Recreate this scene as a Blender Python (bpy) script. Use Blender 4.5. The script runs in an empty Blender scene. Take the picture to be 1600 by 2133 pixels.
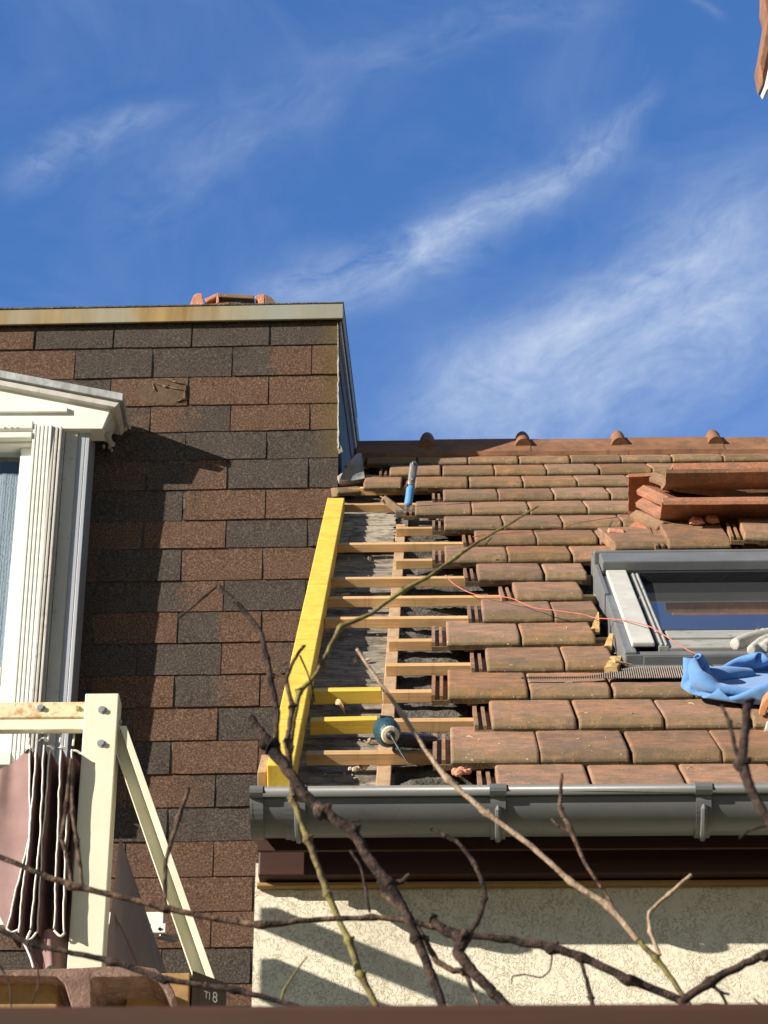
import bpy, bmesh, math, random
from mathutils import Vector, Matrix, noise
from math import radians, sin, cos, tan, atan2, pi, exp, hypot
random.seed(7)
SC = bpy.context.scene
COL = SC.collection

# ------------------------------------------------------------------ camera
F = 5300.0                       # focal length in photo pixels (photo 1600 x 2133)
PITCH, YAW, ROLL = radians(30), radians(1.34), radians(.15)
C = Vector((0, 0, 1.6))
FW = Vector((-sin(YAW)*cos(PITCH), cos(YAW)*cos(PITCH), sin(PITCH)))
R0 = Vector((cos(YAW), sin(YAW), 0)); U0 = R0.cross(FW)
RT = R0*cos(ROLL) + U0*sin(ROLL); UP = U0*cos(ROLL) - R0*sin(ROLL)
cd = bpy.data.cameras.new('camera'); cam = bpy.data.objects.new('camera', cd); COL.objects.link(cam)
cam.matrix_world = Matrix(((RT.x, UP.x, -FW.x, C.x), (RT.y, UP.y, -FW.y, C.y), (RT.z, UP.z, -FW.z, C.z), (0, 0, 0, 1)))
cd.sensor_fit = 'VERTICAL'; cd.sensor_height = 24.0; cd.lens = 24.0*F/2133
cd.clip_start = .05; cd.clip_end = 3000
cd.dof.use_dof = True; cd.dof.focus_distance = 7.6; cd.dof.aperture_fstop = 59.6/4.2
SC.camera = cam

# ------------------------------------------------------------------ light
SUN_TO = Vector((-1.85, -1.0, .80)).normalized()     # towards the sun
EL = math.asin(SUN_TO.z); AZ = atan2(SUN_TO.x, SUN_TO.y)
W = bpy.data.worlds.new('World'); SC.world = W; W.use_nodes = True
wn, wl = W.node_tree.nodes, W.node_tree.links
wn.clear()
wo = wn.new('ShaderNodeOutputWorld'); bg = wn.new('ShaderNodeBackground'); sky = wn.new('ShaderNodeTexSky')
sky.sky_type = 'NISHITA'; sky.sun_disc = False; sky.sun_elevation = EL; sky.sun_rotation = AZ
sky.air_density = 1.0; sky.dust_density = .3; sky.ozone_density = 3.0; sky.altitude = 300
bg.inputs['Strength'].default_value = .088
wl.new(bg.outputs[0], wo.inputs[0])
sd = bpy.data.lights.new('sun', 'SUN'); sun = bpy.data.objects.new('sun', sd); COL.objects.link(sun)
sd.energy = 5.0; sd.angle = radians(.5); sd.color = (1, .92, .80)
sun.rotation_euler = SUN_TO.to_track_quat('Z', 'Y').to_euler(); sun.location = (-6, -8, 9)
SC.view_settings.view_transform = 'Standard'; SC.view_settings.look = 'None'
SC.view_settings.exposure = .78; SC.view_settings.gamma = 1
SC.cycles.max_bounces = 8

# cirrus: wisps laid out in fixed world directions
def wmath(op, a, b=None, c=None):
    n = wn.new('ShaderNodeMath'); n.operation = op
    for i, q in enumerate((a, b, c)):
        if q is None: continue
        if isinstance(q, (int, float)): n.inputs[i].default_value = q
        else: wl.new(q, n.inputs[i])
    return n.outputs[0]
tc = wn.new('ShaderNodeTexCoord')
def wdot(v):
    n = wn.new('ShaderNodeVectorMath'); n.operation = 'DOT_PRODUCT'
    wl.new(tc.outputs['Generated'], n.inputs[0]); n.inputs[1].default_value = v
    return n.outputs['Value']
dz = wmath('MAXIMUM', wdot(FW), .05)
gx = wmath('DIVIDE', wdot(RT), dz); gy = wmath('DIVIDE', wdot(UP), dz)
def wnoise(x, y, scale, detail, rough, dist=0, seed=0):
    cv = wn.new('ShaderNodeCombineXYZ')
    for i, q in enumerate((x, y, seed)):
        if isinstance(q, (int, float)): cv.inputs[i].default_value = q
        else: wl.new(q, cv.inputs[i])
    n = wn.new('ShaderNodeTexNoise'); n.inputs['Scale'].default_value = scale; n.inputs['Detail'].default_value = detail
    n.inputs['Roughness'].default_value = rough; n.inputs['Distortion'].default_value = dist
    wl.new(cv.outputs[0], n.inputs['Vector']); return n.outputs['Fac']
wob = wmath('MULTIPLY', wmath('SUBTRACT', wnoise(gx, gy, 9, 3, .5, 0, 2.2), .5), .05)
def streak(x0, y0, x1, y1, w0, w1, amp, seed, fine=.75):
    """a wisp between two sky directions, w0/w1 wide at its ends (in photo pixels)"""
    a = ((x0-800)/F, (1066.5-y0)/F); b = ((x1-800)/F, (1066.5-y1)/F)
    L = hypot(b[0]-a[0], b[1]-a[1]); d = ((b[0]-a[0])/L, (b[1]-a[1])/L)
    px, py = wmath('SUBTRACT', gx, a[0]), wmath('SUBTRACT', gy, a[1])
    s = wmath('DIVIDE', wmath('ADD', wmath('MULTIPLY', px, d[0]), wmath('MULTIPLY', py, d[1])), L)
    t = wmath('ADD', wmath('SUBTRACT', wmath('MULTIPLY', py, d[0]), wmath('MULTIPLY', px, d[1])), wob)
    w = wmath('MULTIPLY_ADD', wmath('MINIMUM', wmath('MAXIMUM', s, 0.), 1.), (w1-w0)/F, w0/F)
    q = wmath('DIVIDE', t, w)
    g = wmath('POWER', 2.718, wmath('MULTIPLY', wmath('MULTIPLY', q, q), -1.))
    e = wmath('MULTIPLY', wmath('SMOOTH_MIN', wmath('MAXIMUM', wmath('MULTIPLY', s, 4.), 0.), 1., .3),
              wmath('MAXIMUM', wmath('MINIMUM', wmath('MULTIPLY', wmath('SUBTRACT', 1.12, s), 3.), 1.), 0.))
    n = wnoise(wmath('MULTIPLY', s, L*20), wmath('MULTIPLY', t, 44), 1.0, 9, .62, 1.0, seed)
    n2 = wnoise(wmath('MULTIPLY', s, L*75), wmath('MULTIPLY', t, 150), 1.0, 6, .65, .8, seed+3)
    m = wmath('MULTIPLY_ADD', n2, .35, wmath('MULTIPLY', n, .65))
    m = wmath('MAXIMUM', wmath('MINIMUM', wmath('MULTIPLY', wmath('SUBTRACT', m, .5-.22*fine), 2.2), 1.3), 0.)
    return wmath('MULTIPLY', wmath('MULTIPLY', wmath('MULTIPLY', g, e), m), amp)
dens = None
for S in ((480, 625, 1000, 500, 45, 60, .74, 1.1), (780, 575, 1360, 240, 50, 32, .70, 2.3), (740, 930, 1640, 430, 70, 120, .55, 3.7, 1.0), (960, 760, 1680, 440, 26, 46, .36, 13.1), (1120, 840, 1700, 560, 30, 50, .36, 14.9), (800, 890, 1330, 600, 22, 34, .30, 16.2),
          (860, 950, 1750, 600, 95, 170, .46, 4.1, 1.2), (-20, 395, 380, 245, 45, 28, .44, 5.9), (180, 520, 760, 120, 75, 85, .20, 6.4),
          (620, 160, 1300, 30, 50, 40, .22, 7.7), (350, 420, 600, 250, 26, 30, .16, 8.2), (1400, -20, 1500, 50, 10, 14, .2, 9.4), (380, 690, 900, 590, 55, 40, .22, 10.3)):
    k = streak(*S); dens = k if dens is None else wmath('ADD', dens, k)
veil = wmath('MULTIPLY', wmath('MAXIMUM', wmath('SUBTRACT', wnoise(gx, wmath('MULTIPLY', gy, 1.6), 7, 6, .6, 1.2, 12.), .42), 0.), .34)
low = wmath('MAXIMUM', wmath('MULTIPLY_ADD', gy, -1.3, .07), 0.)
dens = wmath('MINIMUM', wmath('ADD', wmath('ADD', dens, veil), low), .92)
mixw = wn.new('ShaderNodeMixRGB'); wl.new(dens, mixw.inputs[0])
tint = wn.new('ShaderNodeMixRGB'); tint.blend_type = 'MULTIPLY'; tint.inputs[0].default_value = 1; tint.inputs[2].default_value = (.80, .98, 1.22, 1)
fr_ = wmath('MINIMUM', wmath('MAXIMUM', wmath('MULTIPLY_ADD', wdot((0, 1, 0)), 1.5, .25), 0.), 1.)    # sky behind the viewer dimmed and warmed to weaken the blue fill
tm = wn.new('ShaderNodeMixRGB'); wl.new(fr_, tm.inputs[0]); tm.inputs[1].default_value = (.66, .60, .54, 1); tm.inputs[2].default_value = (.74, 1.09, 1.53, 1); wl.new(tm.outputs[0], tint.inputs[2])
wl.new(sky.outputs[0], tint.inputs[1]); wl.new(tint.outputs[0], mixw.inputs[1]); mixw.inputs[2].default_value = (4.6, 5.3, 6.3, 1)
wl.new(mixw.outputs[0], bg.inputs['Color'])

# ------------------------------------------------------------------ pixel ray onto a real plane
def ray(x, y): return FW + RT*((x-800)/F) + UP*((1066.5-y)/F)
def onp(x, y, p0, n):
    r = ray(x, y); return C + r*((p0-C).dot(n)/r.dot(n))
def aY(x, y, Y): return onp(x, y, Vector((0, Y, 0)), Vector((0, 1, 0)))
def aX(x, y, X): return onp(x, y, Vector((X, 0, 0)), Vector((1, 0, 0)))
TH = radians(39.6); EXPO = .3252
NR = Vector((0, -sin(TH), cos(TH))); DR = Vector((0, cos(TH), sin(TH))); XV = Vector((1, 0, 0))
P0 = C + ray(1220, 1599)*6.137; P0.x = 0
def RF(x, s, n=0): return P0 + XV*x + DR*s + NR*n          # roof frame: across, up the slope, off the slope
def rpx(x, y, n=0):
    q = onp(x, y, P0+NR*n, NR) - P0; return q.x, q.dot(DR)
def rpt(x, y, n=0): return onp(x, y, P0+NR*n, NR)

# ------------------------------------------------------------------ mesh helpers
class MB:
    def __init__(s): s.v = []; s.f = []; s.c = []
    def add(s, vs, fs, col=None):
        o = len(s.v); s.v += [Vector(v) for v in vs]
        for f in fs: s.f.append([i+o for i in f])
        s.c += [col]*len(vs) if not isinstance(col, list) else col
        return s
    def obox(s, o, a, b, c, col=None):
        o, a, b, c = map(Vector, (o, a, b, c))
        return s.add([o, o+a, o+a+b, o+b, o+c, o+a+c, o+a+b+c, o+b+c],
                     [(0, 3, 2, 1), (4, 5, 6, 7), (0, 1, 5, 4), (1, 2, 6, 5), (2, 3, 7, 6), (3, 0, 4, 7)], col)
    def box(s, x0, x1, y0, y1, z0, z1, col=None): return s.obox((x0, y0, z0), (x1-x0, 0, 0), (0, y1-y0, 0), (0, 0, z1-z0), col)
    def bar(s, a, b, w, h, up=(0, 0, 1)):
        a, b = Vector(a), Vector(b); d = (b-a).normalized(); sd_ = d.cross(Vector(up)).normalized(); u = sd_.cross(d)
        return s.obox(a-sd_*w/2-u*h/2, sd_*w, b-a, u*h)
    def prism(s, poly, vec):
        n = len(poly); poly = [Vector(p) for p in poly]; vec = Vector(vec)
        return s.add(poly+[p+vec for p in poly], [list(range(n)), list(range(2*n-1, n-1, -1))] + [(i, (i+1) % n, (i+1) % n+n, i+n) for i in range(n)])
    def tube(s, pts, rad, n=8, cap=True):
        pts = [Vector(p) for p in pts]; m = len(pts)
        if isinstance(rad, (int, float)): rad = [rad]*m
        vs = []; ref = None
        for i, p in enumerate(pts):
            d = (pts[min(i+1, m-1)]-pts[max(i-1, 0)]).normalized()
            if ref is None: ref = Vector((0, 0, 1)) if abs(d.z) < .9 else Vector((1, 0, 0))
            a = (ref - d*ref.dot(d)).normalized(); ref = a; b = d.cross(a)
            vs += [p + (a*cos(2*pi*k/n)+b*sin(2*pi*k/n))*rad[i] for k in range(n)]
        fs = [(i*n+k, i*n+(k+1) % n, (i+1)*n+(k+1) % n, (i+1)*n+k) for i in range(m-1) for k in range(n)]
        if cap: fs += [list(range(n-1, -1, -1)), [(m-1)*n+k for k in range(n)]]
        return s.add(vs, fs)
    def grid(s, fn, nu, nv, col=None):
        return s.add([fn(i/nu, j/nv) for j in range(nv+1) for i in range(nu+1)],
                     [(j*(nu+1)+i, j*(nu+1)+i+1, (j+1)*(nu+1)+i+1, (j+1)*(nu+1)+i) for j in range(nv) for i in range(nu)], col)
    def ball(s, c, r, n=10, m=7, M=None):
        c = Vector(c); r = r if isinstance(r, (tuple, list)) else (r, r, r)
        vs = []
        for j in range(m+1):
            for i in range(n):
                q = Vector((sin(pi*j/m)*cos(2*pi*i/n)*r[0], sin(pi*j/m)*sin(2*pi*i/n)*r[1], cos(pi*j/m)*r[2]))
                vs.append(c + (M @ q if M else q))
        return s.add(vs, [(j*n+i, (j+1)*n+i, (j+1)*n+(i+1) % n, j*n+(i+1) % n) for j in range(m) for i in range(n)])
    def mesh(s, name, off=Vector((0, 0, 0)), bev=0, smooth=False, seg=2, merge=True):
        bm = bmesh.new()
        cl = bm.verts.layers.float_color.new('col') if any(c is not None for c in s.c) else None
        vs = [bm.verts.new(v-off) for v in s.v]
        if cl:
            for v, c in zip(vs, s.c): v[cl] = (*(c or (1, 1, 1)), 1)
        for f in s.f:
            try: bm.faces.new([vs[i] for i in f])
            except ValueError: pass
        if merge: bmesh.ops.remove_doubles(bm, verts=bm.verts, dist=1e-6)
        bmesh.ops.recalc_face_normals(bm, faces=bm.faces)
        if bev:
            es = [e for e in bm.edges if len(e.link_faces) == 2 and e.calc_face_angle(0) > .5]
            bmesh.ops.bevel(bm, geom=es, offset=bev, segments=seg, affect='EDGES', profile=.5, clamp_overlap=True)
        me = bpy.data.meshes.new(name); bm.to_mesh(me); bm.free()
        if smooth:
            for p in me.polygons: p.use_smooth = True
        return me

WLOC = {}
def link(name, me, mat, parent=None, loc=Vector((0, 0, 0))):
    o = bpy.data.objects.new(name, me); COL.objects.link(o)
    if mat: me.materials.append(mat)
    o.location = loc
    if parent: o.parent = parent
    return o
def part(name, mb, mat, parent, **k):                        # a child mesh, built in world coordinates
    off = WLOC[parent.name]
    o = link(name, mb.mesh(name, off, **k), mat, parent); WLOC[o.name] = off
    return o
def tag(o, label, cat, group=None, kind=None):
    if label: o['label'] = label
    if cat: o['category'] = cat
    if group: o['group'] = group
    if kind: o['kind'] = kind
    return o
def thing(name, label, cat, loc, group=None):
    o = bpy.data.objects.new(name, None); COL.objects.link(o); o.location = loc; o.empty_display_size = .1
    WLOC[o.name] = Vector(loc); return tag(o, label, cat, group)
def solo(name, mb, mat, label, cat, group=None, kind=None, **k):   # a thing that is one mesh
    lo = Vector([min(v[i] for v in mb.v) for i in range(3)]); hi = Vector([max(v[i] for v in mb.v) for i in range(3)])
    off = Vector(((lo.x+hi.x)/2, (lo.y+hi.y)/2, lo.z))
    o = link(name, mb.mesh(name, off, **k), mat, None, off); WLOC[o.name] = off
    return tag(o, label, cat, group, kind)

# ------------------------------------------------------------------ materials
class NT:
    def __init__(s, name):
        s.m = bpy.data.materials.new(name); s.m.use_nodes = True; s.n = s.m.node_tree.nodes; s.l = s.m.node_tree.links
        s.n.clear(); s.out = s.n.new('ShaderNodeOutputMaterial'); s.b = s.n.new('ShaderNodeBsdfPrincipled'); s.l.new(s.b.outputs[0], s.out.inputs[0])
        s.co = s.n.new('ShaderNodeTexCoord')
    def put(s, sock, v):
        if isinstance(v, (int, float)): sock.default_value = v
        elif isinstance(v, (tuple, list)): sock.default_value = (*v, 1) if len(v) == 3 and len(sock.default_value) == 4 else v
        else: s.l.new(v, sock)
    def map(s, scale=(1, 1, 1), kind='Object', rot=(0, 0, 0)):
        m = s.n.new('ShaderNodeMapping'); m.inputs['Scale'].default_value = scale; m.inputs['Rotation'].default_value = rot
        s.l.new(s.co.outputs[kind], m.inputs[0]); return m.outputs[0]
    def noise(s, vec, scale, detail=5, rough=.6, dist=0):
        n = s.n.new('ShaderNodeTexNoise'); n.inputs['Scale'].default_value = scale; n.inputs['Detail'].default_value = detail
        n.inputs['Roughness'].default_value = rough; n.inputs['Distortion'].default_value = dist; s.l.new(vec, n.inputs['Vector']); return n.outputs['Fac']
    def ramp(s, fac, stops, interp='LINEAR'):
        r = s.n.new('ShaderNodeValToRGB'); r.color_ramp.interpolation = interp; e = r.color_ramp.elements
        while len(e) < len(stops): e.new(.5)
        for q, (p, c) in zip(e, stops): q.position = p; q.color = (*c, 1) if isinstance(c, tuple) else (c, c, c, 1)
        s.l.new(fac, r.inputs[0]); return r.outputs[0]
    def mix(s, f, a, b, mode='MIX'):
        n = s.n.new('ShaderNodeMixRGB'); n.blend_type = mode
        for k, q in enumerate((f, a, b)): s.put(n.inputs[k], q)
        return n.outputs[0]
    def math(s, op, a, b=0, c=0):
        n = s.n.new('ShaderNodeMath'); n.operation = op
        for k, q in enumerate((a, b, c)): s.put(n.inputs[k], q)
        return n.outputs[0]
    def rnd(s):
        return s.n.new('ShaderNodeObjectInfo').outputs['Random']
    def hsv(s, col, h=.5, sat=1, v=1):
        n = s.n.new('ShaderNodeHueSaturation'); s.put(n.inputs['Hue'], h); s.put(n.inputs['Saturation'], sat); s.put(n.inputs['Value'], v); s.put(n.inputs['Color'], col); return n.outputs[0]
    def bump(s, h, strength=.4, dist=.01, prev=None):
        n = s.n.new('ShaderNodeBump'); n.inputs['Strength'].default_value = strength; n.inputs['Distance'].default_value = dist
        s.l.new(h, n.inputs['Height'])
        if prev is not None: s.l.new(prev, n.inputs['Normal'])
        return n.outputs[0]
    def done(s, col, rough=.8, norm=None, spec=.3, metal=0, **k):
        s.put(s.b.inputs['Base Color'], col); s.put(s.b.inputs['Roughness'], rough); s.put(s.b.inputs['Specular IOR Level'], spec); s.put(s.b.inputs['Metallic'], metal)
        if norm is not None: s.l.new(norm, s.b.inputs['Normal'])
        for q, v in k.items(): s.put(s.b.inputs[q], v)
        return s.m
    def sep(s, kind='Object'):
        n = s.n.new('ShaderNodeSeparateXYZ'); s.l.new(s.co.outputs[kind], n.inputs[0]); return n.outputs

def mk_tile(name='fired_clay', fresh=0.0, moss_edge=1.0):
    t = NT(name); v = t.map(); o = t.sep()
    off = t.n.new('ShaderNodeVectorMath'); off.operation = 'MULTIPLY_ADD'; t.l.new(v, off.inputs[0]); off.inputs[1].default_value = (1, 1, 1)
    cx = t.n.new('ShaderNodeCombineXYZ'); r = t.rnd()
    for i in range(3): t.put(cx.inputs[i], t.math('MULTIPLY', r, 37.+9*i))
    t.l.new(cx.outputs[0], off.inputs[2]); p = off.outputs[0]
    n1 = t.noise(p, 13, 6, .65); n2 = t.noise(p, 42, 5, .7); n3 = t.noise(p, 220, 3, .6)
    grey, org, red = (.205, .135, .090), (.37, .185, .100), (.42, .17, .095)
    base = t.mix(t.ramp(n1, [(.36, 0.), (.62, 1.)]), grey if not fresh else (.31, .13, .072), org if not fresh else red)
    base = t.mix(t.math('MULTIPLY', t.ramp(n2, [(.52, 0.), (.66, 1.)]), .55), base, (.37, .20, .105))
    dark = t.ramp(t.noise(p, 90, 4, .7), [(.3, 1.), (.43, 0.)])
    base = t.mix(t.math('MULTIPLY', dark, .6), base, (.075, .05, .035))
    if moss_edge:                                       # green growth along the nose of each tile, then a dark line at its bottom
        near = t.ramp(o[1], [(0., 1.), (.012, 1.), (.14, 0.)])
        mm = t.math('MULTIPLY', t.ramp(t.math('ADD', t.noise(p, 16, 5, .65), t.math('MULTIPLY', near, .26)), [(.55, 0.), (.78, 1.)]), .66*moss_edge)
        base = t.mix(mm, base, (.150, .120, .055))
        edge = t.ramp(o[1], [(0., 1.), (.003, 1.), (.008, 0.)])
        base = t.mix(t.math('MULTIPLY', t.ramp(t.noise(p, 60, 4, .7), [(.33, 0.), (.45, 1.)]), t.math('MULTIPLY', edge, .75*moss_edge)), base, (.045, .040, .018))
    sm = t.n.new('ShaderNodeVectorMath'); sm.operation = 'MULTIPLY'; t.l.new(p, sm.inputs[0]); sm.inputs[1].default_value = (.22, 1, 1)
    base = t.mix(t.math('MULTIPLY', t.ramp(t.noise(sm.outputs[0], 70, 5, .7), [(.46, 0.), (.66, 1.)]), .55), base, (.125, .085, .058))     # weather streaks
    base = t.mix(t.math('MULTIPLY', t.ramp(t.noise(p, 9, 3, .6), [(.52, 0.), (.66, 1.)]), .45), base, (.15, .10, .068))
    base = t.mix(t.math('MULTIPLY', t.ramp(n3, [(.50, 0.), (.64, 1.)]), .30), base, (.08, .055, .038))
    lich = t.ramp(t.noise(p, 120, 2, .5), [(.69, 0.), (.72, 1.)])
    base = t.mix(t.math('MULTIPLY', lich, .5), base, (.52, .46, .36))
    base = t.hsv(base, .5, t.math('MULTIPLY_ADD', r, .18, .92), t.math('MULTIPLY_ADD', t.math('FRACT', t.math('MULTIPLY', r, 13.7)), .40, .92))
    nb = t.bump(n2, .35, .004, t.bump(n3, .5, .0012))
    return t.done(base, t.math('MULTIPLY_ADD', n2, .2, .68), nb, .25)

def mk_basic(name, a, b, scale=6, stretch=(1, 1, 1), detail=5, rough=.7, bumps=.3, bdist=.003, spec=.3, metal=0, spots=None, rand=0, lo=.35, hi=.65, fine=80):
    t = NT(name); v = t.map(stretch); n = t.noise(v, scale, detail, .65)
    base = t.mix(t.ramp(n, [(lo, 0.), (hi, 1.)]), a, b)
    if spots:
        c, sc, p, amt = spots
        base = t.mix(t.math('MULTIPLY', t.ramp(t.noise(t.map(), sc, 5, .7), [(p, 0.), (p+.1, 1.)]), amt), base, c)
    if rand: base = t.hsv(base, .5, 1, t.math('MULTIPLY_ADD', t.rnd(), rand, 1-rand/2))
    n2 = t.noise(v, fine, 4, .65)
    return t.done(base, t.math('MULTIPLY_ADD', n2, .2, rough-.1), t.bump(n2, bumps, bdist, t.bump(n, bumps, bdist*2)), spec, metal)

def mk_wood(name, light, darkc, axis='X', freq=38, rough=.7, knots=(.2, .1, .04), amt=.5, rand=.2, spec=.3, saw=.0):
    sc = {'X': (.06, 1, 1), 'Y': (1, .06, 1), 'Z': (1, 1, .06)}[axis]
    t = NT(name); v = t.map(sc); n = t.noise(v, freq, 6, .6, .6); n2 = t.noise(v, freq*4, 4, .7)
    base = t.mix(t.ramp(n, [(.3, 0.), (.7, 1.)]), darkc, light)
    base = t.mix(t.math('MULTIPLY', t.ramp(n2, [(.5, 0.), (.75, 1.)]), amt*.6), base, knots)
    base = t.mix(t.math('MULTIPLY', t.ramp(t.noise(t.map(), 7, 4, .6), [(.52, 0.), (.68, 1.)]), amt*.5), base, knots)
    if saw:
        cr_ = {'X': (1, .1, .1), 'Y': (.12, 1, 1), 'Z': (.1, .1, 1)}[axis]
        base = t.mix(t.math('MULTIPLY', t.ramp(t.noise(t.map(cr_), 34, 4, .75), [(.57, 0.), (.66, 1.)]), saw), base, knots)
        base = t.mix(t.math('MULTIPLY', t.ramp(t.noise(t.map(), 3.5, 4, .6), [(.45, 0.), (.7, 1.)]), saw*.5), base, darkc)
    base = t.hsv(base, .5, 1, t.math('MULTIPLY_ADD', t.rnd(), rand, 1-rand/2))
    return t.done(base, rough, t.bump(n2, .35, .0015), spec)

M = {}
M['tile'] = mk_tile()
M['tile_under'] = mk_tile('red_clay', 1.0, 0.0)
M['tile_dry'] = mk_tile('dry_clay', 0.0, .3)
M['ridge'] = mk_basic('ridge_clay', (.17, .088, .05), (.31, .15, .078), 9, rough=.75, spots=((.10, .075, .05), 30, .55, .6), rand=.12)
M['broken'] = mk_basic('broken_clay', (.50, .20, .11), (.62, .32, .22), 30, rough=.9, bumps=.7)
# shingles: granules over a colour per tab
t = NT('shingle_granules'); va = t.n.new('ShaderNodeVertexColor'); va.layer_name = 'col'
g = t.noise(t.map(), 135, 4, .75); g2 = t.noise(t.map(), 9, 5, .6)
sepc = t.n.new('ShaderNodeSeparateColor'); t.l.new(va.outputs[0], sepc.inputs[0])
bl = t.math('ADD', sepc.outputs[0], t.math('MULTIPLY', t.math('SUBTRACT', t.noise(t.map(), 34, 4, .7), .5), .8))
rust = t.ramp(g, [(.32, (.040, .024, .017)), (.51, (.112, .065, .044)), (.68, (.26, .165, .11))])
coal = t.ramp(g, [(.32, (.022, .018, .015)), (.52, (.071, .057, .048)), (.70, (.17, .137, .113))])
cc = t.mix(t.ramp(bl, [(.38, 0.), (.62, 1.)]), coal, rust)
cc = t.mix(t.math('MULTIPLY', sepc.outputs[1], .75), cc, (.13, .095, .032))
cc = t.hsv(cc, .5, 1, t.math('MULTIPLY_ADD', g2, .5, .75))
M['shingle'] = t.done(cc, .95, t.bump(g, .8, .002), .15)
# stucco: worm-grooved render
t = NT('cream_stucco'); n = t.noise(t.map((1, 1, .8)), 66, 3, .55, 1.2); n2 = t.noise(t.map(), 260, 3, .6)
groove = t.ramp(n, [(.462, 1.), (.487, 0.), (.513, 0.), (.538, 1.)])
fade = t.ramp(t.noise(t.map(), 16, 2, .5), [(.22, 0.), (.5, 1.)])
gv = t.mix(fade, (1, 1, 1), groove)
cs = t.mix(gv, (.56, .49, .35), t.mix(t.noise(t.map(), 5, 4, .6), (.76, .69, .54), (.83, .77, .63)))
cs = t.mix(t.math('MULTIPLY', t.ramp(t.noise(t.map((1, 1, .10)), 7, 5, .65), [(.50, 0.), (.70, 1.)]), .30), cs, (.42, .37, .28))
M['stucco'] = t.done(cs, .95, t.bump(gv, .6, .0022, t.bump(n2, .3, .0008)), .1)
# old sheathing
def mk_deck(name, a, b, c):
    t = NT(name); v = t.map((.10, 1, 1)); n = t.noise(v, 60, 7, .7, .4); n2 = t.noise(v, 190, 5, .75)
    base = t.mix(t.ramp(n, [(.34, 0.), (.62, 1.)]), a, b)
    base = t.mix(t.ramp(n2, [(.52, 0.), (.72, .8)]), base, c)
    base = t.mix(t.math('MULTIPLY', t.ramp(t.noise(t.map(), 12, 5, .7), [(.45, 0.), (.62, 1.)]), .7), base, (.05, .042, .034))
    return t.done(base, .95, t.bump(n, 1., .012, t.bump(n2, .8, .004)), .1)
M['deck'] = mk_deck('weathered_sheathing', (.15, .13, .105), (.42, .37, .30), (.62, .56, .46))
M['pale_deck'] = mk_deck('split_sheathing', (.26, .22, .17), (.56, .49, .38), (.74, .67, .55))
M['felt'] = mk_basic('bitumen_felt', (.045, .042, .038), (.16, .145, .12), 18, rough=.9, bumps=.9, bdist=.01)
M['dark'] = mk_basic('dark_lining_gap', (.012, .013, .016), (.02, .021, .026), 5, rough=.9)
M['batten'] = mk_wood('batten_wood', (.74, .48, .24), (.52, .30, .13), 'X', 40, rand=.3, saw=.35)
M['rafter'] = mk_wood('rafter_wood', (.50, .35, .21), (.34, .22, .13), 'Y', 30)
M['yellow'] = mk_wood('treated_yellow_wood', (.86, .64, .11), (.74, .50, .06), 'Y', 34, .6, (.50, .27, .03), .75, 0, saw=.75)
M['yellow_x'] = mk_wood('treated_yellow_batten', (.84, .60, .10), (.68, .44, .05), 'X', 26, .55, (.48, .25, .02), .35, .1)
M['trim_wood'] = mk_wood('pine_trim', (.42, .26, .10), (.30, .17, .06), 'X', 22)
M['offcut'] = mk_wood('pine_offcut', (.62, .44, .20), (.45, .28, .10), 'X', 30)
M['block'] = mk_wood('larch_block', (.40, .25, .10), (.27, .15, .055), 'Y', 16, .7, (.12, .06, .02), .6, .2)
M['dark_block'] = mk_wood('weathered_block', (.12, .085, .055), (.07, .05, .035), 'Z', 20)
M['brown_paint'] = mk_wood('brown_stain', (.075, .033, .024), (.045, .02, .015), 'X', 14, .55, (.03, .014, .01), .4, 0)
M['rail'] = mk_wood('pergola_stain', (.075, .034, .022), (.04, .02, .014), 'X', 14, .6, (.04, .02, .012), .5, 0)
M['gutter'] = mk_basic('grey_plastic', (.122, .126, .126), (.152, .155, .153), 9, (.5, 1, 1), rough=.42, bumps=.05, spec=.5, spots=((.085, .076, .06), 24, .60, .5))
M['steel_grey'] = mk_basic('grey_cladding', (.135, .142, .146), (.175, .182, .186), 8, rough=.45, bumps=.05, spec=.5, spots=((.2, .19, .17), 18, .62, .3))
M['pale_cover'] = mk_basic('pale_cover', (.48, .47, .42), (.58, .57, .52), 9, rough=.6, bumps=.1, spots=((.26, .24, .17), 22, .6, .45))
M['sash'] = mk_basic('sash_grey', (.30, .30, .28), (.38, .37, .34), 9, rough=.55, bumps=.1, spots=((.17, .16, .10), 22, .55, .6))
M['mesh_strip'] = mk_basic('pleated_strip', (.22, .18, .15), (.34, .29, .24), 40, rough=.8)
M['zinc'] = mk_basic('zinc', (.30, .31, .30), (.52, .54, .53), 26, (1, 1, .5), rough=.5, bumps=.15, spec=.5, metal=.25, fine=140)
M['cheek_board'] = mk_basic('grey_board', (.075, .066, .056), (.125, .112, .095), 9, (1, .2, 1), rough=.75)
t = NT('stained_parapet'); n = t.noise(t.map((1, 1, .12)), 14, 6, .65); n2 = t.noise(t.map((1, 1, .3)), 3, 4, .6)
b = t.mix(t.ramp(n, [(.33, 0.), (.65, 1.)]), (.20, .125, .04), (.36, .25, .10)); b = t.mix(t.ramp(n2, [(.45, 0.), (.62, .7)]), b, (.30, .30, .24))
b = t.mix(t.ramp(t.math('MULTIPLY_ADD', t.sep()[0], 1., -1.5), [(.15, 0.), (.42, .75)]), b, (.27, .29, .25))
M['parapet'] = t.done(b, .6, t.bump(n, .15, .003), .4)
M['white'] = mk_basic('white_paint', (.74, .74, .67), (.80, .80, .74), 5, rough=.5, bumps=.08, spots=((.45, .42, .33), 24, .64, .4))
M['white_dirty'] = mk_basic('weathered_white', (.46, .44, .40), (.58, .56, .51), 9, (1, 1, .3), rough=.65, bumps=.2, spots=((.30, .28, .25), 30, .57, .6))
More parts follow.
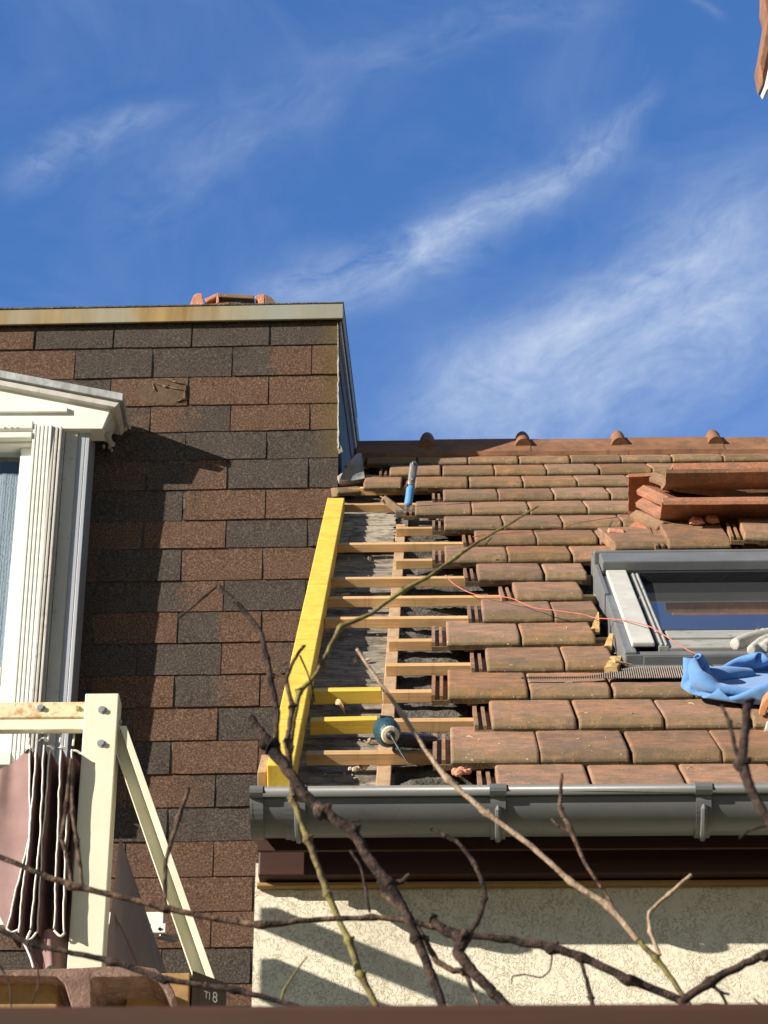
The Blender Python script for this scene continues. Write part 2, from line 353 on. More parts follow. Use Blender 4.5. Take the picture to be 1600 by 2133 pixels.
M['grey_shade'] = mk_basic('shaded_white_panel', (.34, .36, .40), (.42, .44, .48), 7, (1, 1, .1), rough=.32, bumps=.05, spec=.5)  # white panels with their bluish shade put into the base colour
M['cream_steel'] = mk_basic('cream_steel', (.70, .67, .50), (.78, .75, .60), 5, rough=.45, bumps=.1, spots=((.45, .36, .18), 16, .66, .4))
t = NT('rusty_cream_steel'); n = t.noise(t.map(), 22, 6, .7)
b = t.mix(t.ramp(n, [(.50, 0.), (.66, .85)]), (.72, .65, .42), (.46, .20, .05)); b = t.mix(t.ramp(t.noise(t.map(), 60, 4, .7), [(.60, 0.), (.72, .8)]), b, (.22, .08, .02))
M['rusty_steel'] = t.done(b, .6, t.bump(n, .2, .003), .35)
M['bolt'] = mk_basic('galvanised_bolt', (.34, .35, .37), (.5, .51, .53), 30, rough=.4, spec=.5, metal=.6)
M['fabric'] = mk_basic('mauve_canvas', (.23, .145, .135), (.30, .19, .175), 7, rough=.85, bumps=.25, bdist=.004, fine=400)
M['fabric_grey'] = mk_basic('grey_canvas', (.26, .21, .19), (.32, .26, .24), 5, rough=.85, bumps=.25, bdist=.004, fine=300)
M['piping'] = mk_basic('white_piping', (.75, .72, .66), (.84, .81, .76), 30, rough=.8)
M['lead'] = mk_basic('lead_sheet', (.17, .17, .165), (.30, .30, .29), 20, rough=.5, spec=.5, metal=.3)
M['mortar'] = mk_basic('mortar', (.33, .31, .27), (.5, .48, .43), 30, rough=.95, bumps=.8)
M['rust_channel'] = mk_basic('rusty_brown', (.13, .075, .058), (.24, .15, .12), 14, rough=.85, bumps=.7, bdist=.006, spots=((.42, .30, .24), 50, .55, .5))
M['teal'] = mk_basic('teal_plastic', (.012, .045, .058), (.02, .065, .08), 20, rough=.45, spec=.5)
M['black'] = mk_basic('black_plastic', (.012, .012, .014), (.022, .022, .025), 20, rough=.45, spec=.5)
M['cream_ring'] = mk_basic('cream_ring', (.60, .52, .36), (.66, .58, .42), 20, rough=.5)
M['steel'] = mk_basic('tool_steel', (.14, .14, .14), (.28, .275, .26), 40, (1, 1, .4), rough=.45, metal=.6, spec=.5)
M['blue_grip'] = mk_basic('blue_grip', (.08, .24, .50), (.13, .32, .58), 30, rough=.55, spots=((.30, .36, .42), 40, .6, .5))
t = NT('blue_fleece'); n = t.noise(t.map(), 160, 3, .7); n2 = t.noise(t.map(), 700, 2, .5)
M['fleece'] = t.done(t.mix(n, (.085, .22, .50), (.14, .31, .60)), .95, t.bump(n2, .8, .002, t.bump(t.noise(t.map(), 60, 4, .6), .35, .006)), .1, **{'Sheen Weight': .35, 'Sheen Roughness': .5})
M['glove'] = mk_basic('grey_knit', (.38, .36, .31), (.52, .50, .45), 40, rough=.95, bumps=.4, fine=300)
M['string'] = mk_basic('red_string', (.50, .13, .09), (.58, .17, .12), 40, rough=.8)
M['net'] = None
M['bark'] = mk_basic('vine_bark', (.030, .018, .013), (.20, .125, .082), 55, (1, 1, 1), rough=.85, bumps=1., bdist=.004, spots=((.36, .25, .17), 30, .60, .7), fine=260, lo=.42, hi=.6)
M['bark_dark'] = mk_basic('dark_vine_bark', (.018, .012, .010), (.10, .062, .048), 50, rough=.85, bumps=1., bdist=.004, spots=((.19, .12, .085), 34, .60, .7), fine=260, lo=.42, hi=.62)
M['bark_green'] = mk_basic('green_shoot', (.15, .125, .035), (.25, .215, .065), 20, rough=.7, bumps=.5, spots=((.10, .062, .032), 30, .47, .85), fine=160)
M['bark_pale'] = mk_basic('pale_cane', (.30, .20, .13), (.46, .34, .24), 40, rough=.75, bumps=.5, spots=((.09, .055, .04), 30, .55, .7), fine=160)
M['ground'] = mk_basic('garden_ground', (.07, .075, .03), (.14, .11, .065), 1.2, rough=.95, bumps=.6, bdist=.02)
def glossy_glass(name, tint, refl=.12, rough=.01, alpha=.75):
    t = NT(name); tr = t.n.new('ShaderNodeBsdfTransparent'); tr.inputs[0].default_value = (*tint, 1)
    gl = t.n.new('ShaderNodeBsdfGlossy'); gl.inputs['Roughness'].default_value = rough
    mx = t.n.new('ShaderNodeMixShader'); mx.inputs[0].default_value = refl; t.l.new(tr.outputs[0], mx.inputs[1]); t.l.new(gl.outputs[0], mx.inputs[2])
    t.n.remove(t.b); t.l.new(mx.outputs[0], t.out.inputs[0]); return t.m
M['pane'] = glossy_glass('window_pane', (.86, .9, .93), .10)
t = NT('roof_glass'); M['roof_glass'] = t.done(t.mix(t.ramp(t.noise(t.map(), 60, 4, .7), [(.66, 0.), (.74, .5)]), (.045, .047, .05), (.25, .23, .2)), t.math('MULTIPLY_ADD', t.noise(t.map(), 9, 4, .6), .06, .0), None, .5, **{'IOR': 1.7})
# net curtain: woven pattern with holes
t = NT('net_curtain'); o = t.sep(); wv = t.n.new('ShaderNodeTexWave'); wv.wave_type = 'BANDS'; wv.bands_direction = 'X'
wv.inputs['Scale'].default_value = 30; wv.inputs['Distortion'].default_value = 4; wv.inputs['Detail'].default_value = 2; wv.inputs['Detail Scale'].default_value = 3
t.l.new(t.map(), wv.inputs['Vector'])
al = t.ramp(t.math('ADD', t.math('MULTIPLY', wv.outputs['Fac'], .6), t.math('MULTIPLY', t.noise(t.map((1, 1, .05)), 26, 3, .6), .62)), [(.30, .45), (.60, 1.)])
M['net'] = t.done((.60, .63, .65), .9, None, .1, Alpha=al)

# ------------------------------------------------------------------ ground
SOLO_G = MB().grid(lambda u, v: Vector((-400+800*u, -200+900*v, noise.noise(Vector((u*30, v*30, 0)))*.05)), 60, 60)
tag(link('ground', SOLO_G.mesh('ground', smooth=True), M['ground']), None, None, None, 'structure')

# ================================================================== STUCCO HOUSE (right)
YC, YF = 5.56, 5.505                          # stucco face, fascia face
XL, XR = -.428, 3.6
house = thing('stucco_house', 'cream rendered house on the right with a half stripped red tile roof and grey gutter', 'house', (1.4, 7.2, 0))
part('wall', MB().box(XL, XR, YC, 11.2, 0, 3.865), M['stucco'], house)
def plank(mb, x0, x1, s0, s1, n0, n1): mb.obox(RF(x0, s0, n0), XV*(x1-x0), DR*(s1-s0), NR*(n1-n0)); return mb
# fascia, trim, added sun-blocking board
zf0 = aY(800, 1822, YF).z; zt0 = aY(800, 1846, YC-.02).z
mb = MB().box(XL+.01, XR, YF, YC-.001, zf0, P0.z+(YF-P0.y)*tan(TH)-.13)
part('fascia', mb, M['brown_paint'], house, bev=.004)
part('sun_stop_board', MB().box(XL+.012, XR, 5.437, 5.449, 3.846, 3.915), M['brown_paint'], house)  # board added behind the gutter to block sun from the fascia
part('wood_trim', MB().box(XL+.005, XR, YC-.024, YC-.002, zt0, zf0-.004), M['trim_wood'], house, bev=.003)
# sheathing under the battens
def deckpt(u, v):
    x = -.40 + (XR+.40)*u; s = -.12 + (16.3*EXPO+.12)*v
    a = noise.fractal(Vector((x*1.6, s*16, 1.7)), 1., 2., 5)*.010
    a += noise.noise(Vector((x*3, s*3, 8)))*.008
    a += .010*(((s*9.3 + .25*noise.noise(Vector((x*5, s*2, 3)))) % 1.0))     # overlapping split boards
    if x > -.105: a -= .03
    return RF(x, s, -.086 + a)
mb = MB()
US = [i/140*.185 for i in range(141)] + [.185+(1-.185)*i/20 for i in range(1, 21)]
nv = 620
mb.add([deckpt(u, j/nv) for j in range(nv+1) for u in US], [(j*161+i, j*161+i+1, (j+1)*161+i+1, (j+1)*161+i) for j in range(nv) for i in range(160)])
part('sheathing', mb, M['deck'], house)
part('underlay', plank(MB(), -.42, XR, -.255, 16.2*EXPO, -.125, -.11), M['dark'], house)
# pale split board below the hammer
def palept(u, v):
    x = -.372+.215*u; s = 10.02*EXPO + (12.45-10.02)*EXPO*v
    ed = .03*noise.fractal(Vector((1, s*22, 5)), 1, 2, 4)
    x += ed*max(0, u-.75)*4
    a = noise.fractal(Vector((x*3, s*34, 4.)), 1, 2, 5)*.008+.009*((s*8+.3*noise.noise(Vector((x*6, s*3, 1)))) % 1)
    return RF(x, s, -.064+a)
part('split_board', MB().grid(palept, 40, 150), M['pale_deck'], house)
# bitumen felt, ruckled, right of the rafter
def feltpt(u, v):
    x = -.11+.75*u; s = -.1+11.5*EXPO*v
    r = noise.noise(Vector((x*4, s*9, 2.5)))
    rid = (1-abs(noise.noise(Vector((x*2.2+s*.6, s*7.5, 9)))*2.2))
    return RF(x, s, -.092+.03*max(0, rid)**2+.012*r+.006*noise.noise(Vector((x*25, s*30, 0))))
part('felt', MB().grid(feltpt, 70, 330), M['felt'], house, smooth=True)
# the exposed rafter strip and the battens
part('rafter', plank(MB(), -.152, -.116, -.10, 11.55*EXPO, -.10, -.053), M['rafter'], house, bev=.002)
BAT = {0: (-.335, XR), 1: (-.33, XR), 2: (-.158, XR), 3: (-.150, XR), 4: (-.148, XR), 5: (-.145, XR), 6: (-.352, XR), 7: (-.358, XR), 8: (-.362, XR), 9: (-.142, XR), 10: (-.366, XR), 11: (-.150, XR), 12.72: (-.372, XR)}
for k, (x0, x1) in BAT.items():
    s1 = (k-.2)*EXPO; j = random.uniform(-.004, .004)
    mb = MB().obox(RF(x0, s1-.036+j*(k != 2), -.052), XV*(x1-x0)+DR*random.uniform(-.006, .006), DR*.036, NR*.030)
    part('batten', mb, M['batten'], house, bev=.0012, seg=1)
for k in range(13, 17):
    if k != 13: part('batten', plank(MB(), -.37, XR, (k-.2)*EXPO-.036, (k-.2)*EXPO, -.052, -.022), M['batten'], house)
for k, x0, x1, dy in ((2, -.335, -.157, .010), (3, -.342, -.154, .004)):
    s1 = (k-.2)*EXPO
    mb = MB().obox(RF(x0, s1-.040-dy, -.054), XV*(x1-x0)+DR*(dy+.003), DR*.042, NR*.038)
    o = part('batten', mb, M['yellow_x'], house, bev=.0015, seg=1); o['label'] = 'short new bright yellow batten piece'

# ---- roof tiles
TW, BW = .2197, .2145                         # cover width, width of the raised body
def tile_mesh(name, seed, x0=0.0, x1=BW, flange=True, nubs=True):
    """interlocking tile: x across, y up the slope from the nose, z off the roof; nose bottom at z = 0"""
    rg = random.Random(seed); L = .40; mb = MB()
    def wob(x, y): return .0016*noise.noise(Vector((x*9+seed*3.1, y*9, seed)))+.0008*noise.noise(Vector((x*31, y*31, seed*2.)))
    ys = [-.0005, .0, .0015, .012, .0235, .026, .05, .10, .16, .22, .30, .36, L]
    xs = [x0, x0+.003, x0+.007] + [x0+(x1-x0)*i/8 for i in range(1, 8)] + [x1-.007, x1-.003, x1]
    def top(x, y):
        z = .037-.092*max(y, 0)
        e = min(x-x0, x1-x); z -= .0042*max(0, 1-e/.006)**2 + .004*max(0, noise.noise(Vector((x*26, y*26, seed*1.7)))-.28)*(e < .02 or y < .03)
        z -= .0215*max(0, 1-y/.0255)**1.05 if y < .0255 else 0
        z -= .0012 if y < .001 else 0
        return z + wob(x, y)
    def bot(x, y): return .000-.085*max(y, 0)+.002*noise.noise(Vector((x*20, seed, y*4)))
    nx, ny = len(xs), len(ys)
    V = []
    for j, y in enumerate(ys):
        for x in xs:
            c = min(x-x0, x1-x); yy = y + (.003*max(0, 1-c/.006)**2 if j < 5 else 0)
            V.append((x, yy+.0032*noise.noise(Vector((x*22, seed*5., j*.0)))*(j < 5), top(x, y)))
    for j, y in enumerate(ys):
        for x in xs:
            c = min(x-x0, x1-x); yy = y + (.006*max(0, 1-c/.012)**2 if j < 4 else 0)
            V.append((x, yy+.002*(j == 0), min(bot(x, y), top(x, y)-.010)))
    o = nx*ny; fs = []
    for j in range(ny-1):
        for i in range(nx-1):
            a = j*nx+i; fs.append((a, a+1, a+nx+1, a+nx)); fs.append((o+a, o+a+nx, o+a+nx+1, o+a+1))
    for i in range(nx-1): fs.append((i, o+i, o+i+1, i+1)); a = (ny-1)*nx+i; fs.append((a, a+1, o+a+1, o+a))
    for j in range(ny-1): a = j*nx; fs.append((a, a+nx, o+a+nx, o+a)); a = j*nx+nx-1; fs.append((a, o+a, o+a+nx, a+nx))
    mb.add(V, fs)
    if flange:                                # the left interlock: a low ledge carrying two ribs
        def led(xa, xb, za, zb, y0=.008):
            mb.obox((xa, y0, za), (xb-xa, 0, 0), (0, L-y0-.01, -.088*(L-y0)), (0, 0, zb-za))
        led(x0-.043, x0+.002, -.006, .004, .004); led(x0-.044, x0-.034, .002, .021); led(x0-.022, x0-.013, .002, .019)
        mb.obox((x0-.043, .003, -.006), (.045, 0, 0), (0, .010, 0), (0, 0, .014))
    if nubs:
        for nx0 in (x0+.05, x1-.08):
            mb.prism([(nx0-.006, .012, .003), (nx0+.036, .012, .003), (nx0+.028, .014, -.010), (nx0+.003, .014, -.010)], (0, .03, 0))
    mb.box(x0+.03, x0+.06, .36, .385, -.05, -.03)   # hanging lugs
    return mb.mesh(name, smooth=False)
TILES = [tile_mesh('roof_tile', i) for i in range(8)]
PLAIN = [tile_mesh('roof_tile', 20+i, flange=False) for i in range(3)]
for me in TILES+PLAIN: me.materials.append(M['tile'])
RM = Matrix(((1, 0, 0, 0), (0, DR.y, NR.y, 0), (0, DR.z, NR.z, 0), (0, 0, 0, 1)))
def roof_matrix(x, s, n=0, rz=0, rx=0, ry=0):
    return Matrix.Translation(RF(x, s, n)) @ RM @ Matrix.Rotation(rz, 4, 'Z') @ Matrix.Rotation(rx, 4, 'X') @ Matrix.Rotation(ry, 4, 'Y')
HL = Vector(house.location)
spots = []
LEFT = {-1: 1, 0: 0, 1: 1, 2: 0, 3: 1, 4: 0, 5: 1, 6: 2, 7: 1, 8: 0, 9: 1, 10: 0, 11: -1, 12: 0, 13: -2, 14: -2, 15: -2, 16: -2}
for j in range(-1, 16):
    base = .030 if j % 2 == 0 else .030+TW/2 - .003
    k0 = LEFT[j]; x = .030 + k0*TW/2 if (k0 % 2 == 0) == (j % 2 == 0) else base + TW*(k0//2)
    if j == 15: x = -.295
    if j == 13: x = -.292+.21
    n_ = 0
    while x < XR-.2:
        spots.append((j, n_, x)); x += TW; n_ += 1
SKX0, SKX1 = .515, 1.36                       # skylight opening
tiles_done, far = 0, MB()
vis = []
for j, n_, x in spots:
    s = j*EXPO
    if 2.6 < j < 7.5 and x+BW > SKX0+.0 and x < SKX1+.05:
        if x > SKX0-.10: continue
    px = 800+F*((RF(x, s)-C).dot(RT))/((RF(x, s)-C).dot(FW))
    vis.append((px > 1640, abs(px-1100), j, n_, x))
cutmeshes = {}
for off, _, j, n_, x in sorted(vis):
    s = j*EXPO
    rg = random.Random(j*100+n_)
    mtx = roof_matrix(x+rg.uniform(-.002, .002), s+rg.uniform(-.003, .003), .0+rg.uniform(-.0015, .0015), rg.uniform(-.006, .006))
    if not off and tiles_done < 112:
        me = TILES[rg.randrange(8)]
        if 2.6 < j < 7.5 and x+BW > SKX0-.015:      # cut against the window
            w_ = max(.05, SKX0-.012-x - (.0, .006)[j % 2]); me = tile_mesh('roof_tile', 50+j, 0, w_, True); me.materials.append(M['tile'])
        o = link('roof_tile', me, None, house); mtx.translation = mtx.translation-HL; o.matrix_local = mtx
        if n_ == 0 and 0 <= j <= 12: pass
        tiles_done += 1
    else:
        src = TILES[rg.randrange(8)]
        far.add([mtx @ v.co for v in src.vertices], [list(p.vertices) for p in src.polygons])
if far.v:
    o = part('roof_tiles', far, mk_tile('distant_clay', 0, 0), house, merge=False); o['kind'] = 'stuff'; WLOC[o.name] = HL
# left cut tiles beside the dormer cheek (rows 13-15)
for j, x, w_ in ((13, -.292, .155), (14, -.345, .04), (15, -.365, .06)):
    me = tile_mesh('roof_tile', 70+j, 0, w_, False, True); me.materials.append(M['tile'])
    o = link('roof_tile', me, None, house); mtx = roof_matrix(x, j*EXPO); mtx.translation = mtx.translation-HL; o.matrix_local = mtx

# ---- ridge
SR = 16.05*EXPO; RG = RF(0, SR, .035)
ry, rz = RG.y, RG.z
def ridge_mesh(L):
    mb = MB(); f = .0                                # V section, front wing towards the viewer
    prof = [(-.150, -.135), (-.156, -.115), (-.145, -.108), (-.050, .008), (-.028, .026), (0, .034), (.028, .026), (.05, .008), (.15, -.095), (.155, -.115)]
    inn = [(y*.9, z-.016) for y, z in reversed(prof)]
    poly = [(0, y, z) for y, z in prof+inn]
    mb.prism(poly, (L, 0, 0))
    return mb
HOODS = [aY(x, 915, ry).x for x in (890, 1082, 1282, 1485)]
stp = (HOODS[3]-HOODS[0])/3
xs = [HOODS[0]-stp*2+i*stp for i in range(0, 11)]
for i, hx in enumerate(xs[:-1]):
    x0 = hx+.012 if i else -.36; x1 = xs[i+1]+.03
    if x1 < -.3 or x1 > XR+.6: continue
    x0 = max(x0, -.345)
    mb = ridge_mesh(x1-x0); mb.v = [v+Vector((x0, ry, rz-.004*(i % 2)+.0)) for v in mb.v]
    # hood covering the joint with the next tile: a thumb lying down the slope
    d = Vector((0, -.69, -.72)); up_ = Vector((0, -.72, .69)); c0 = Vector((xs[i+1], ry+.004, rz+.046)); rr = .034
    rings = [(-.020, .55), (-.008, .92), (.015, 1.), (.06, 1.0), (.10, 1.06), (.135, 1.16), (.150, 1.14)]
    n = 14; vs = []
    for tt, sc in rings:
        vs += [c0+d*tt+(XV*cos(pi*k/(n-1))+up_*(sin(pi*k/(n-1))*1.35-.35))*rr*sc for k in range(n)]
    fs = [(a*n+k, a*n+k+1, (a+1)*n+k+1, (a+1)*n+k) for a in range(len(rings)-1) for k in range(n-1)]
    fs += [list(range(n)), [(len(rings)-1)*n+k for k in range(n)]]
    mb.add(vs, fs)
    part('ridge_tile', mb, M['ridge'], house, bev=0, smooth=False)
part('rear_slope', MB().prism([(-.36, ry, rz+.0), (-.36, ry+3, rz-2.5), (-.36, ry+3, rz-2.7), (-.36, ry, rz-.2)], (XR+.36, 0, 0)), M['tile_dry'], house)
# ---- gutter
YG, ZG, RGUT = 5.352, 3.918, .072
gx0, gx1 = aY(526, 1700, 5.29).x, XR
def gut_ring(x, r): return [(x, YG-r*cos(pi*k/20), ZG-r*sin(pi*k/20)) for k in range(21)]
mb = MB(); a = gut_ring(gx0, RGUT); b = gut_ring(gx0, RGUT-.003)[::-1]
mb.prism(a+b, (gx1-gx0, 0, 0))
gut = part('gutter', mb, M['gutter'], house)
for p in gut.data.polygons: p.use_smooth = len(p.vertices) == 4
gut.data.set_sharp_from_angle(angle=.6) if hasattr(gut.data, 'set_sharp_from_angle') else None
def sub(name, mb, mat, par, **k): o = part(name, mb, mat, par, **k); return o
sub('bead', MB().tube([(gx0, YG-RGUT-.009, ZG+.001), (gx1, YG-RGUT-.009, ZG+.001)], .0120, 14), M['gutter'], gut, smooth=True)
mb = MB().prism([(gx0-.006, y, z) for _, y, z in gut_ring(0, RGUT+.005)], (.006, 0, 0)); mb.prism(gut_ring(gx0, RGUT+.0045)+gut_ring(gx0, RGUT+.001)[::-1], (.024, 0, 0))
mb.tube([(gx0-.006, YG-RGUT-.009, ZG+.001), (gx0+.024, YG-RGUT-.009, ZG+.001)], .0145, 12)
sub('end_cap', mb, M['gutter'], gut)
sub('joint_sleeve', MB().prism(gut_ring(aY(592, 1700, 5.29).x, RGUT+.004)+gut_ring(aY(592, 1700, 5.29).x, RGUT+.0005)[::-1], (.05, 0, 0)), M['gutter'], gut)
for bx in (620, 1038, 1467, 1900, 2330):
    x = aY(bx, 1700, 5.29).x; mb = MB()
    mb.prism([(x-.017, y, z) for _, y, z in gut_ring(0, RGUT+.006)]+[(x-.017, y, z) for _, y, z in gut_ring(0, RGUT+.002)[::-1]], (.034, 0, 0))
    mb.tube([(x-.019, YG-RGUT-.009, ZG+.001), (x+.019, YG-RGUT-.009, ZG+.001)], .0150, 12)
    pts = [(x, YG-(RGUT+.010)*cos(q), ZG-(RGUT+.010)*sin(q)) for q in [.42+1.35*i/12 for i in range(13)]]
    mb.tube(pts, [.003]+[.0075]*11+[.004], 8)
    mb.box(x-.012, x+.012, YG+RGUT-.004, YF-.003, ZG-.018, ZG-.012)
    sub('bracket', mb, M['gutter'], gut)
part('verge_block', MB().obox(RF(-.438, .02, -.10), XV*.022, DR*.16, NR*.09), M['rafter'], house, bev=.002)

# ---- roof window
SN = .085                                     # how far the cover stands off the roof
def rq(x, y, n): X, s = rpx(x, y, n); return X, s
sx0, st = rq(1262, 1187, SN); _, sb = rq(1315, 1337, SN)
st_h = rq(1300, 1155, SN+.02)[1]
sky_w = bpy.data.objects.new('roof_window', None); COL.objects.link(sky_w); sky_w.parent = house; WLOC['roof_window'] = RF(.9, 1.6, 0); sky_w.location = RF(.9, 1.6, 0)-HL
sky_w['label'] = 'grey framed pivot roof window'
XW0 = .548; XW1 = 1.33; s_bot = rq(1330, 1380, .02)[1]; s_bot2 = rq(1330, 1350, SN-.01)[1]
cov0 = rq(1262, 1187, SN)[0]; cov1 = rq(1305, 1187, SN)[0]
def rbox(mb, x0, x1, s0, s1, n0, n1): return plank(mb, x0, x1, s0, s1, n0, n1)
# outer lining (frame), left and right, bottom
mb = MB(); rbox(mb, cov0-.022, cov0+.012, s_bot2-.01, st+.05, -.05, SN-.018); rbox(mb, XW1-.012, XW1+.02, s_bot2-.01, st+.05, -.05, SN-.018)
rbox(mb, cov0-.020, XW1+.018, s_bot2-.012, s_bot2+.03, -.06, SN-.026)
part('outer_frame', mb, M['steel_grey'], sky_w, bev=.003)
mb = MB(); smid = rq(1285, 1237, SN)[1]
for xa, xb in ((cov0, cov1), (XW1-(cov1-cov0), XW1)):
    for sa, sb_ in ((sb, smid-.0015), (smid+.0015, st)):
        rbox(mb, xa, xb, sa, sb_, SN-.016, SN)
    part('side_cover', mb, M['pale_cover'], sky_w, bev=.005, seg=3); mb = MB()
mb = MB(); rbox(mb, cov1+.010, cov1+.040, sb-.0, st-.01, SN-.06, SN-.012); rbox(mb, cov1+.016, cov1+.022, sb+.0, st-.02, SN-.012, SN-.007); rbox(mb, cov1+.029, cov1+.035, sb, st-.02, SN-.012, SN-.007)
part('sash', mb, M['sash'], sky_w, bev=.002)
part('sash', rbox(MB(), XW1-.085, XW1-.055, sb, st-.01, SN-.06, SN-.012), M['sash'], sky_w, bev=.002)
mb = MB(); sA = rq(1400, 1313, SN-.01)[1]; sB = rq(1400, 1326, SN-.01)[1]; sC = rq(1400, 1345, SN-.012)[1]
rbox(mb, cov1+.045, XW1-.09, sB+.002, sA+.02, SN-.05, SN-.012)
rbox(mb, cov1+.012, XW1-.06, sC, sB-.01, SN-.045, SN-.016)
part('bottom_rail', mb, M['sash'], sky_w, bev=.004)
part('glass', MB().obox(RF(cov1+.038, sA+.006, SN-.016), XV*(XW1-.09-cov1-.038), DR*(st-.03-sA)-NR*.030, NR*.006), M['roof_glass'], sky_w)
mb = MB(); rbox(mb, cov0-.012, XW1+.012, st+.008, st_h, SN-.01, SN+.028); rbox(mb, cov0-.03, XW1+.03, st_h-.012, st_h+.006, -.04, SN+.034)
part('hood', mb, M['steel_grey'], sky_w, bev=.006, seg=3)
part('hood_gap_strip', rbox(MB(), cov0-.01, XW1+.01, st-.012, st+.012, SN-.045, SN-.008), M['dark'], sky_w)  # black strip standing in for the dark gap under the hood
mb = MB(); sx_, ss_ = rq(1243, 1200, .05)
rbox(mb, sx_-.002, sx_+.012, rq(1243, 1245, .05)[1]-.05, rq(1243, 1168, .05)[1], -.03, .075)
part('side_flange', mb, M['steel_grey'], sky_w, bev=.002)
mb = MB(); rbox(mb, SKX0-.02, cov0-.015, .72, st+.1, -.05, -.046); rbox(mb, SKX0+.04, SKX0+.046, .80, st, -.046, -.03)
part('side_tray', mb, M['dark'], sky_w)
mb = MB(); s_f0 = rq(1440, 1397, .03)[1]; s_f1 = rq(1440, 1383, .03)[1]
rbox(mb, cov0-.01, XW1+.02, s_f0, s_bot2+.0, .020, .030); rbox(mb, cov0+.03, XW1, s_bot2-.016, s_bot2-.0125, -.02, SN-.03)
part('apron', mb, M['steel_grey'], sky_w, bev=.002)
# pleated strip below the apron
xm0 = rq(1082, 1408, .03)[0]; sm0, sm1 = rq(1440, 1413, .036)[1], rq(1440, 1396, .03)[1]
N = 380; mb = MB(); vs = []
for i in range(N+1):
    x = xm0+(XW1+.06-xm0)*i/N; w_ = .10+.90*min(1, max(0, (x-(xm0+.17))/.14))
    h = .030+.006*(i % 2)
    vs += [RF(x, sm0+.010*(1-w_)+.003*noise.noise(Vector((x*9, 0, 0))), h+.004), RF(x+.004, sm0+.012+(sm1-sm0)*w_, h+.004)]
mb.add(vs, [(2*i, 2*i+2, 2*i+3, 2*i+1) for i in range(N)])
part('pleated_strip', mb, M['mesh_strip'], sky_w)

# ================================================================== SHINGLED HOUSE (left)
YW = 9.17
dorm = thing('shingled_house', 'house on the left clad in brown and charcoal shingles under a stained parapet band', 'house', (-2.6, 10.2, 0))
XD = aY(706, 800, YW).x; XLW = -5.2
ZT = aY(715, 635, YW).z; ZPB = aY(700, 663, YW).z
part('wall', MB().box(XLW, XD-.012, YW+.004, 12.5, 0, ZT-.03), M['dark'], dorm)
# shingle courses
TABW, SL = .3405, .009                       # tab width; slope of the courses
def zc(y): return aY(500, y, YW).z
Zs = [zc(y) for y in (722, 784.5, 844, 899, 957.6, 1020, 1083.6, 1142, 1209, 1273.6, 1339, 1405.6, 1473, 1542.5, 1612, 1681, 1752, 1826, 1899, 1974, 2050)]
while Zs[-1] > 3.6: Zs.append(Zs[-1]-.140)
JX = (aY(563, 700, YW).x, aY(648, 760, YW).x)
# which tabs are rusty (1), charcoal (0) or half and half, read from the picture, from the right end leftwards
RUST = {0: [.30, .12, .1, .1], 1: [(1, .9), (.12, .85), .1, (.25, .1), .95], 2: [.75, (.95, .8), .7, .2, .1], 3: [.8, .9, (.75, .2), .5, .4], 4: [.1, .12, (.4, .2), .3, .3], 5: [.05, .1, (.35, .6), .5, .2],
        6: [(.6, .95), (.55, .95), .2, .3, .3], 7: [.15, .05, (.95, .7), .8, .5], 8: [.9, .95, .15, .6, .4], 9: [.08, (.1, .05), (.1, .85), .1, .3], 10: [.9, (.1, .95), .9, .4, .3], 11: [(.7, .2), (.9, .5), .05, .3, .4],
        12: [.9, (.05, .85), .9, .5, .5], 13: [.15, .12, .95, .5, .3], 14: [.8, .9, (.1, .2), .8, .5], 15: [.1, .2, (.85, .4), .6, .3], 16: [.3, .15, .2, .4, .3], 17: [(.8, .3), .95, .9, .6, .4], 18: [.9, .9, .85, .5, .5], 19: [.8, .85, .8, .6, .5]}
mb = MB(); rg = random.Random(3)
for i, zb in enumerate(Zs):
    ztop = (Zs[i-1] if i else ZPB-.0) + .03
    j = i % 2; X0 = JX[j]
    k = 2; row = []
    while True:
        xb = X0+k*TABW+rg.uniform(-.004, .004); xa = X0+(k-1)*TABW
        if xa < XLW: break
        if xa < XD: row.append((xa, min(xb, XD+.001)))
        k -= 1
    for q, (xa, xb) in enumerate(row):
        xa += .0042; xb -= .0042 if xb < XD else 0
        if xb-xa < .01: continue
        r = RUST.get(i, [])
        c = r[q] if q < len(r) else rg.choice((.1, .2, .85, .9, .5))
        ca, cb = c if isinstance(c, tuple) else (c, c)
        lift = rg.uniform(.006, .012); lean = rg.uniform(-.0015, .0015); nx_ = 8; V = []; CC = []
        for rowi in range(4):
            for a in range(nx_+1):
                u = a/nx_; x = xa+(xb-xa)*u; sl = SL*(x-aY(500, 1000, YW).x)
                zz = {0: zb, 1: zb, 2: zb+.05, 3: ztop}[rowi]+sl
                yy = {0: YW-.001, 1: YW-lift, 2: YW-lift*.8, 3: YW-.002}[rowi]
                if rowi < 2: zz += lean*(2*u-1)+.0018*noise.noise(Vector((x*13, i*7.1, q)))
                yy -= .0016*noise.noise(Vector((x*7, zz*9, 5)))*(rowi > 0)
                V.append((x, yy, zz)); w = min(1, max(0, (u-.35)*3.3)) if i % 3 else u
                oliv = max(0, 1-(XD-x)/.11)*.75*(i < 5)
                CC.append((ca+(cb-ca)*w, oliv, 0))
        n = nx_+1
        mb.add(V, [(r_*n+a, r_*n+a+1, (r_+1)*n+a+1, (r_+1)*n+a) for r_ in range(3) for a in range(nx_)] + [(r_*n, (r_+1)*n, 3*n) for r_ in range(0)], CC)
        # cut side edges
        for sgn, a in ((0, 0), (1, nx_)):
            p1, p2 = Vector(V[n+a]), Vector(V[3*n+a])
            mb.add([p1, p2, p2+Vector((0, .004, 0)), p1+Vector((0, .008, 0))], [(0, 1, 2, 3)], [CC[a]]*4)
sh = part('shingles', mb, M['shingle'], dorm, merge=False)
